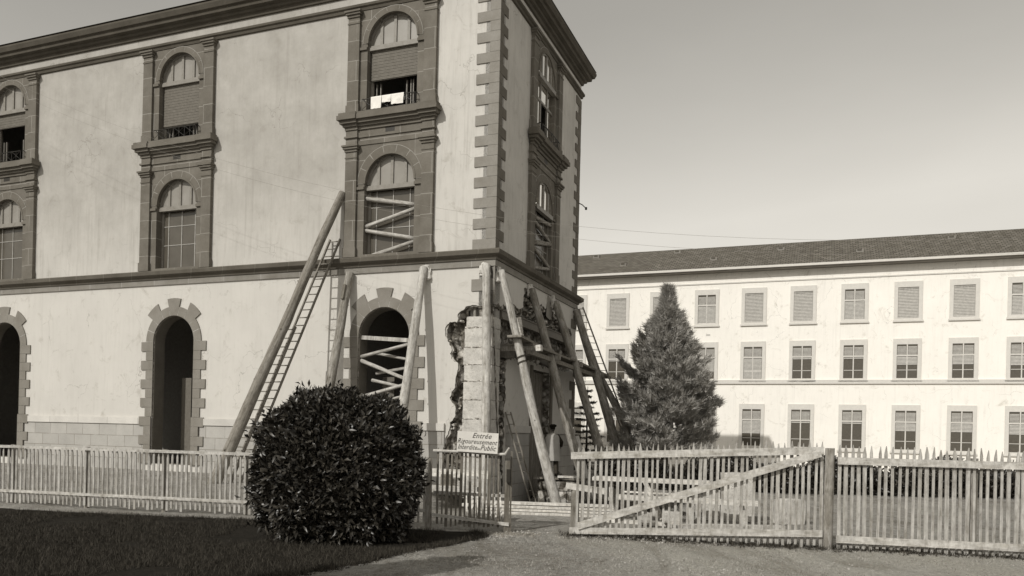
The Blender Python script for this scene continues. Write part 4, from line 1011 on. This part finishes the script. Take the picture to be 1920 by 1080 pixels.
# fence left of the gate post
A, B = (-10.5, 16.6), (-1.33, 14.35)
fe = empty('picket_fence', (A[0], A[1], 0), 0, 'low picket fence running left from the gate post behind the bush', 'fence')
def shift(bm, o_): bmesh.ops.translate(bm, verts=bm.verts, vec=-Vector(o_))
bm = NB(); pickets(bm, A, B, .04, 1.14, .105, .045, .02, 0); shift(bm, fe.location); obj('picket_panel', bm, M['picket_pale'], fe)
for z in (1.16, .26):
    bm = NB(); beam(bm, v3(A, z, .03, A, B), v3(B, z, .03, A, B), .03, .055); shift(bm, fe.location); obj('rail', bm, M['rail'], fe)
for k in range(5):
    p = Vector(A).lerp(Vector(B), (k+.3)/5.3); bm = NB(); tube(bm, [(p.x, p.y+.08, -.2), (p.x, p.y+.08, 1.2)], .05, 8); shift(bm, fe.location); obj('post', bm, M['bark'], fe)
# right leaf and what follows it
A, B = (1.20, 13.30), (4.95, 12.45)
g = empty('picket_gate', (A[0], A[1], 0), 0, 'wide right leaf of the picket gate with a long diagonal brace', 'gate')
random.seed(41)
bm = NB(); pickets(bm, A, B, .02, 1.49, .0925, .046, .022, -.02, .12, .016, (), .16); shift(bm, g.location); obj('picket_panel', bm, M['picket_pale'], g)
A0 = (1.14, 13.315)
for nm, za, zb, h_ in (('top_rail', 1.32, 1.42, .115), ('bottom_rail', .09, .235, .105)):
    bm = NB(); B2 = (4.95, 12.45); beam(bm, v3(A0, za, .02, A, B), v3(B2, zb+.09*(nm == 'top_rail'), .02, A, B), .035, h_); shift(bm, g.location); obj(nm, bm, M['rail'], g)
bm = NB(); beam(bm, v3((1.27, 13.285), .17, .05, A, B), v3((4.9, 12.46), 1.47, .05, A, B), .03, .115); shift(bm, g.location); obj('diagonal_brace', bm, M['rail'], g)
log('gate_post', 'short stout round post at the free end of the right gate leaf', (1.26, 13.75, -.2), (1.26, 13.75, .80), .075, .07, M['bark'], cat='post', wob=.004)
bm = NB(); beam(bm, (1.10, 13.75, .80), (1.75, 13.72, .72), .12, .10); tag(obj('loose_board', bm, M['fresh']), 'short pale board resting on the stout gate post', 'board')
log('gate_post', 'round post at the hinge end of the right gate leaf', (5.04, 12.45, -.2), (5.04, 12.45, 1.55), .075, .07, M['bark'], cat='post', wob=.004)
A, B = (5.15, 12.42), (11.5, 11.0)
fe = empty('picket_fence', (A[0], A[1], 0), 0, 'picket fence running on to the right beyond the braced gate leaf', 'fence')
bm = NB(); pickets(bm, A, B, .02, 1.58, .0925, .048, .022, -.02, .12, .016); shift(bm, fe.location); obj('picket_panel', bm, M['picket_pale'], fe)
for z in (1.36, .16):
    bm = NB(); beam(bm, v3(A, z, .02, A, B), v3(B, z, .02, A, B), .035, .11); shift(bm, fe.location); obj('rail', bm, M['rail'], fe)
for k in range(3):
    p = Vector(A).lerp(Vector(B), (k+.9)/3); bm = NB(); tube(bm, [(p.x, p.y+.1, -.2), (p.x, p.y+.1, 1.45)], .06, 8); shift(bm, fe.location); obj('post', bm, M['bark'], fe)

# ---------------------------------------------------------------- timber and blocks on the site
random.seed(50)
def board(label, a, b, w_, h_, mat='fresh', grp=None, name='timber_board'):
    a, b = Vector(a), Vector(b); bm = NB(); beam(bm, Vector((0, 0, 0)), b-a, w_, h_)
    bmesh.ops.subdivide_edges(bm, edges=bm.edges, cuts=2)
    ob = obj(name, bm, M[mat]); ob.location = a; return tag(ob, label, 'board', grp)
gp = 'long white boards stacked across the entrance'
board('bottom board of the low white stack across the entrance', (-.7, 16.72, .035), (2.35, 16.42, .03), .2, .055, grp=gp)
board('second board up in the low white stack across the entrance', (-.55, 16.76, .10), (2.6, 16.45, .095), .18, .05, grp=gp)
board('third board up in the low white stack across the entrance', (-.8, 16.8, .165), (2.3, 16.48, .16), .2, .055, grp=gp)
board('top board of the low white stack across the entrance', (-.65, 16.83, .235), (2.2, 16.5, .23), .2, .05, grp=gp)
gp = 'white boards tilted behind the left gate leaf'
for k in range(8):
    x = -.72+k*.105
    board(['leftmost','second','third','fourth','fifth','sixth','seventh','rightmost'][k]+' of the eight pale boards on edge behind the left gate leaf', (x, 14.75, .03), (x-.05, 15.35, .42), .03, .3 if k % 2 else .26, grp=gp)
gp = 'pale beams piled left of the corner pier'
board('upper long pale beam lying along the wall foot behind the left gate leaf', (-3.1, 21.6, .62), (-.3, 20.9, .58), .2, .2, grp=gp)
board('lower long pale beam under the upper one behind the left gate leaf', (-3.2, 21.4, .2), (-.6, 20.8, .18), .2, .18, 'rail', grp=gp)
for k in range(4):
    x = -2.8+k*.68; bm = NB(); box(bm, -.13, .13, -.16, .16, 0, .28 if k % 2 else .3); ob = obj('timber_block', bm, M['rail' if k % 2 else 'plank']); ob.location = (x, 21.45-.25*(x+2.8), .27)
    tag(ob, ['leftmost', 'second', 'third', 'rightmost'][k]+' wooden block carrying the long pale beam at the wall foot', 'block', 'blocks under the pale beam')
# timber tables right of the entrance
def trestle(label, p, q, z, wd, n_pl):
    p = Vector((*p, 0)); q = Vector((*q, 0)); e = empty('timber_trestle', p, 0, label, 'trestle'); d = (q-p); s = d.normalized().cross(Vector((0, 0, 1)))
    for k in range(n_pl):
        o_ = s*(k/(n_pl-1)-.5)*wd; bm = NB(); beam(bm, o_+Vector((0, 0, z))+d*random.uniform(-.05, .03), d+o_+Vector((0, 0, z-.02)), wd/n_pl*.9, .07); obj('top_board', bm, M['fresh'], e)
    for f in (.12, .5, .88):
        for sg in (-1, 1):
            bm = NB(); beam(bm, d*f+s*sg*wd*.2+Vector((0, 0, z-.04)), d*(f+.02)+s*sg*wd*.55+Vector((0, 0, .0)), .07, .07, Vector((1, 0, 0))); obj('leg', bm, M['rail'], e)
        bm = NB(); beam(bm, d*f-s*wd*.45+Vector((0, 0, z*.45)), d*f+s*wd*.45+Vector((0, 0, z*.45)), .06, .06); obj('brace', bm, M['rail'], e)
    return e
trestle('longer trestle table of fresh boards behind the braced gate leaf', (2.05, 17.2), (4.3, 16.7), .76, .5, 3)
trestle('lower bench of fresh boards in front of the longer trestle table', (2.4, 16.0), (4.9, 15.4), .46, .4, 3)
gp = 'boards lying loose behind the braced gate leaf'
board('long thin lath lying on the bench behind the braced gate leaf', (2.45, 16.1, .56), (3.6, 15.9, .54), .05, .03, grp=gp)
board('pale board on the ground behind the middle of the braced gate leaf', (1.9, 15.6, .04), (3.2, 15.0, .04), .2, .06, grp=gp)
board('pale board on the ground leading right behind the braced gate leaf', (3.1, 14.7, .05), (5.2, 14.9, .05), .22, .07, 'rail', gp)
board('board propped at a slant on the trestle behind the gate brace', (3.2, 16.0, .03), (2.9, 16.5, .8), .08, .05, grp=gp)
gp = 'fresh white stone blocks right of the trestles'
for k, (x, y, z, a, b, c_, l_) in enumerate(((4.25, 16.3, 0, .32, .3, .62, 'lower white stone block nearest the trestle behind the gate brace'), (4.75, 16.3, 0, .62, .4, .98, 'tall white stone block behind the right part of the braced gate leaf'), (3.15, 14.9, .08, .3, .22, .22, 'small white stone block lying low behind the gate brace'), (2.65, 14.95, .08, .22, .2, .2, 'smallest white block on the ground board behind the gate brace'), (5.7, 16.0, 0, .5, .4, .5, 'white stone block standing apart to the right behind the fence'))):
    bm = NB(); rough_block(bm, -a/2, a/2, -b/2, b/2, 0, c_, .012, 0, 3); ob = obj('stone_block', bm, M['pier']); ob.location = (x, y, z); ob.rotation_euler = (0, 0, .1*k-.25); tag(ob, l_, 'stone block', gp)
random.seed(71)
bm = NB()
for k in range(170):
    x, y = (random.gauss(-1.6, .7), random.gauss(23.6, .5)) if k < 90 else (random.uniform(-.2, 5.5), random.uniform(17.2, 24)); s_ = random.uniform(.02, .09); z = gh(x, y)
    rough_block(bm, x-s_, x+s_*random.uniform(.6, 1.4), y-s_, y+s_, z-.02, z+s_*1.3, .02, 0, 1)
tag(obj('rubble', bm, M['rubble_pale']), 'scattered chips of stone and brick on the dug-over ground by the broken corner', 'rubble', kind='stuff')
# rubble heap at the gable and the low stone staging the mason stands on
random.seed(60)
bm = NB(); c_ = RW(4.6, .55, 0)
for k in range(150):
    r = abs(random.gauss(0, .75)); a = random.uniform(0, 6.28); hgt = max(0, 1.0-r*.85); s = random.uniform(.05, .15); x = c_.x+r*math.cos(a)*.7+.15; y = c_.y+r*math.sin(a); z = -.55+random.uniform(0, hgt)
    rough_block(bm, x-s, x+s, y-s*.8, y+s*.8, z-s*.5, z+s*.6, .04, 0, 1)
tag(obj('rubble_heap', bm, M['rubble_pale']), 'heap of broken stone against the gable wall right of the mason', 'rubble', kind='stuff')
st = RW(3.35, 1.3, 0); stg = empty('stone_staging', (st.x, st.y, -.62), PH, 'dark low staging of stone slabs and boards the mason stands on', 'staging')
bm = NB(); random.seed(61)
for k in range(4): rough_block(bm, -.62+k*.36, -.28+k*.36, -.9, .75, .0, .42, .02, 0, 3)
rough_block(bm, -.6, .75, -.85, .7, .43, .78, .025, 0, 4); obj('stone_base', bm, M['rubble'], stg)
bm = NB()
for k in range(3): beam(bm, (-.7, -.75+k*.5, .83), (1.0, -.7+k*.5, .83), .4, .06)
obj('deck_board', bm, M['log_dark'], stg)
bm = NB(); beam(bm, (.15, -.95, .905), (.85, -.8, .905), .16, .07); ob = obj('offcut', bm, M['fresh']); ob.location = stg.location; ob.rotation_euler = (0, 0, PH); tag(ob, 'short white offcut lying on the edge of the dark staging at the mason\'s feet', 'board')

# ---------------------------------------------------------------- the mason (seen from behind)
mn = NT('skin', .6, .3); mn.col(grey(.28)); skin_m = mn.m
M['smock'] = m_plain('pale_work_smock', .42, .95, .1, .1, 5); M['trouser'] = m_plain('dark_trousers', .06, .95, .1); M['beret'] = m_plain('black_beret', .018, .95, .1); M['sleeve'] = m_plain('dark_waistcoat_sleeve', .05, .95, .1)
MZ = stg.location.z+.865
def skinmesh(name, pts, edges, rad, mat, parent, root=0, sub=2):
    me = bpy.data.meshes.new(name); me.from_pydata(pts, edges, []); me.materials.append(mat)
    o_ = bpy.data.objects.new(name, me); COL.objects.link(o_)
    if parent: o_.parent = parent
    m_ = o_.modifiers.new('s', 'SKIN'); sv = me.skin_vertices[0].data if me.skin_vertices else None
    if sv is None:
        bpy.context.view_layer.objects.active = o_
        o_.modifiers.remove(m_); m_ = o_.modifiers.new('s', 'SKIN')
    sv = me.skin_vertices[0].data
    for i, r in enumerate(rad): sv[i].radius = r if isinstance(r, tuple) else (r, r); sv[i].use_root = (i == root)
    m_.use_smooth_shade = True; s2 = o_.modifiers.new('u', 'SUBSURF'); s2.levels = sub; s2.render_levels = sub
    return o_
# local frame: x to the man's right, y forwards, z up; he faces the wall, away from us
mp = RW(3.15, 1.02, MZ)
man_root = Vector(mp)
body_pts = [(0, 0, .94), (0, -.01, 1.12), (0, .02, 1.30), (0, .05, 1.42), (0, .07, 1.49), (.02, .10, 1.57), (.025, .12, 1.67), (.02, .11, 1.73),  # 0-7 pelvis..head
            (.18, .04, 1.39), (.34, .08, 1.17), (.36, .28, 1.02), (.36, .36, 1.00),                # right arm 8-11
            (-.18, .04, 1.39), (-.26, .14, 1.17), (-.18, .38, 1.14), (-.16, .45, 1.15),             # left arm 12-15
            (.10, 0, .86), (.13, .03, .48), (.13, -.03, .10), (.14, .10, .045),                     # right leg 16-19
            (-.10, 0, .86), (-.12, .05, .48), (-.13, 0, .10), (-.15, .13, .045)]                    # left leg 20-23
edges = [(0, 1), (1, 2), (2, 3), (3, 4), (4, 5), (5, 6), (6, 7), (3, 8), (8, 9), (9, 10), (10, 11), (3, 12), (12, 13), (13, 14), (14, 15), (0, 16), (16, 17), (17, 18), (18, 19), (0, 20), (20, 21), (21, 22), (22, 23)]
rad = [(.15, .11), (.14, .10), (.16, .11), (.12, .08), (.058, .058), (.062, .07), (.078, .095), (.06, .07), .062, .048, .036, .034, .062, .048, .036, .034, .088, .062, .042, (.045, .03), .088, .062, .042, (.045, .03)]
yaw = R(10)
man = skinmesh('person', body_pts, edges, rad, skin_m, None)
man.location = man_root; man.rotation_euler = (R(-4), 0, yaw)
tag(man, 'mason in black beret and pale smock standing with his back turned at the gable wall', 'person')
# hands: palm with five fingers
for sx_, (hx, hy, hz) in ((1, (.36, .36, 1.0)), (-1, (-.16, .45, 1.15))):
    pts = [(hx, hy, hz), (hx, hy+.05, hz-.005), (hx, hy+.085, hz-.01)]; ed = [(0, 1), (1, 2)]; rd = [.03, (.036, .018), (.036, .016)]
    for k in range(4):
        ox = (k-1.5)*.02; ln_ = (.062, .075, .07, .055)[k]; i0 = len(pts)
        pts += [(hx+ox, hy+.10, hz-.012), (hx+ox*1.1, hy+.10+ln_*.5, hz-.022), (hx+ox*1.1, hy+.10+ln_*.8, hz-.05)]
        ed += [(2, i0), (i0, i0+1), (i0+1, i0+2)]; rd += [.0095, .0088, .0078]
    i0 = len(pts); pts += [(hx-sx_*.04, hy+.05, hz-.012), (hx-sx_*.055, hy+.085, hz-.03)]; ed += [(1, i0), (i0, i0+1)]; rd += [.011, .009]
    skinmesh('hand', pts, ed, rd, skin_m, man, 0, 1)
# smock: a shell of rings
def shell(name, rings, mat, parent, seg=28, wob=.012, closed_top=False):
    bm = NB(); R_ = []
    for (cx, cy, cz, rx, ry, ex) in rings:
        R_.append([bm.verts.new((cx+rx*math.cos(t)*(1+wob*math.sin(t*5+cz*9)*ex), cy+ry*math.sin(t)*(1+wob*math.sin(t*6+cz*7)*ex), cz)) for t in [2*math.pi*i/seg for i in range(seg)]])
    for a, b in zip(R_, R_[1:]):
        for i in range(seg): bm.faces.new((a[i], a[(i+1) % seg], b[(i+1) % seg], b[i]))
    if closed_top: bm.faces.new(R_[-1])
    return obj(name, bm, mat, parent, True)
shell('smock', [(0, .02, .52, .275, .20, 3), (0, .02, .70, .265, .19, 2.4), (0, .01, .92, .25, .17, 1.5), (0, 0, 1.10, .24, .155, 1), (0, .02, 1.28, .25, .155, 1), (0, .03, 1.38, .235, .135, .6), (0, .045, 1.44, .14, .105, .3), (0, .06, 1.48, .075, .075, 0)], M['smock'], man, 36, .03)
for nm, pp, rr_ in (('sleeve', [(.16, .04, 1.39), (.34, .08, 1.17), (.357, .22, 1.06)], [.085, .064, .056]), ('sleeve', [(-.16, .04, 1.39), (-.26, .14, 1.17), (-.2, .33, 1.145)], [.085, .064, .056])):
    bm = NB(); tube(bm, pp, rr_, 12, False); obj(nm, bm, M['sleeve'], man, True)
for sx_ in (1, -1):
    bm = NB(); tube(bm, [(.10*sx_, .0, .90), (.125*sx_, .03+.01*(sx_ < 0), .48), (.13*sx_, -.03+.03*(sx_ < 0), .09)], [.115, .088, .078], 14, False); obj('trouser_leg', bm, M['trouser'], man, True)
    bm = NB(); tube(bm, [(.135*sx_, -.09+.03*(sx_ < 0), .05), (.138*sx_, -.02, .06), (.145*sx_, .09, .045), (.15*sx_, .17, .035)], [.04, .055, .05, .03], 10); obj('shoe', bm, M['beret'], man, True)
shell('beret', [(.02, .10, 1.685, .094, .108, 0), (.03, .09, 1.715, .125, .13, .5), (.035, .085, 1.755, .118, .122, .5), (.03, .085, 1.785, .07, .075, 0)], M['beret'], man, 20, .02, True)
for sx_ in (1, -1):
    bm = NB(); rough_block(bm, .02+sx_*.082-.01, .02+sx_*.082+.01, .10, .135, 1.60, 1.665, .003, 0, 2); obj('ear', bm, skin_m, man, True)
bm = NB(); tube(bm, [(.024, .205, 1.66), (.024, .232, 1.62), (.024, .205, 1.605)], [.012, .016, .01], 8); obj('nose', bm, skin_m, man, True)
for sx_ in (1, -1):
    bm = NB(); tube(bm, [(.024+sx_*.033, .196, 1.665), (.024+sx_*.033, .206, 1.665)], .011, 8); obj('eye', bm, M['beret'], man)
bm = NB(); tube(bm, [(0, .2, 1.565), (.048, .2, 1.565)], .007, 6); obj('mouth', bm, M['trouser'], man)
shell('hair', [(.02, .085, 1.60, .075, .075, 0), (.022, .09, 1.64, .086, .09, 0), (.024, .095, 1.69, .09, .10, 0)], M['beret'], man, 18, .01)
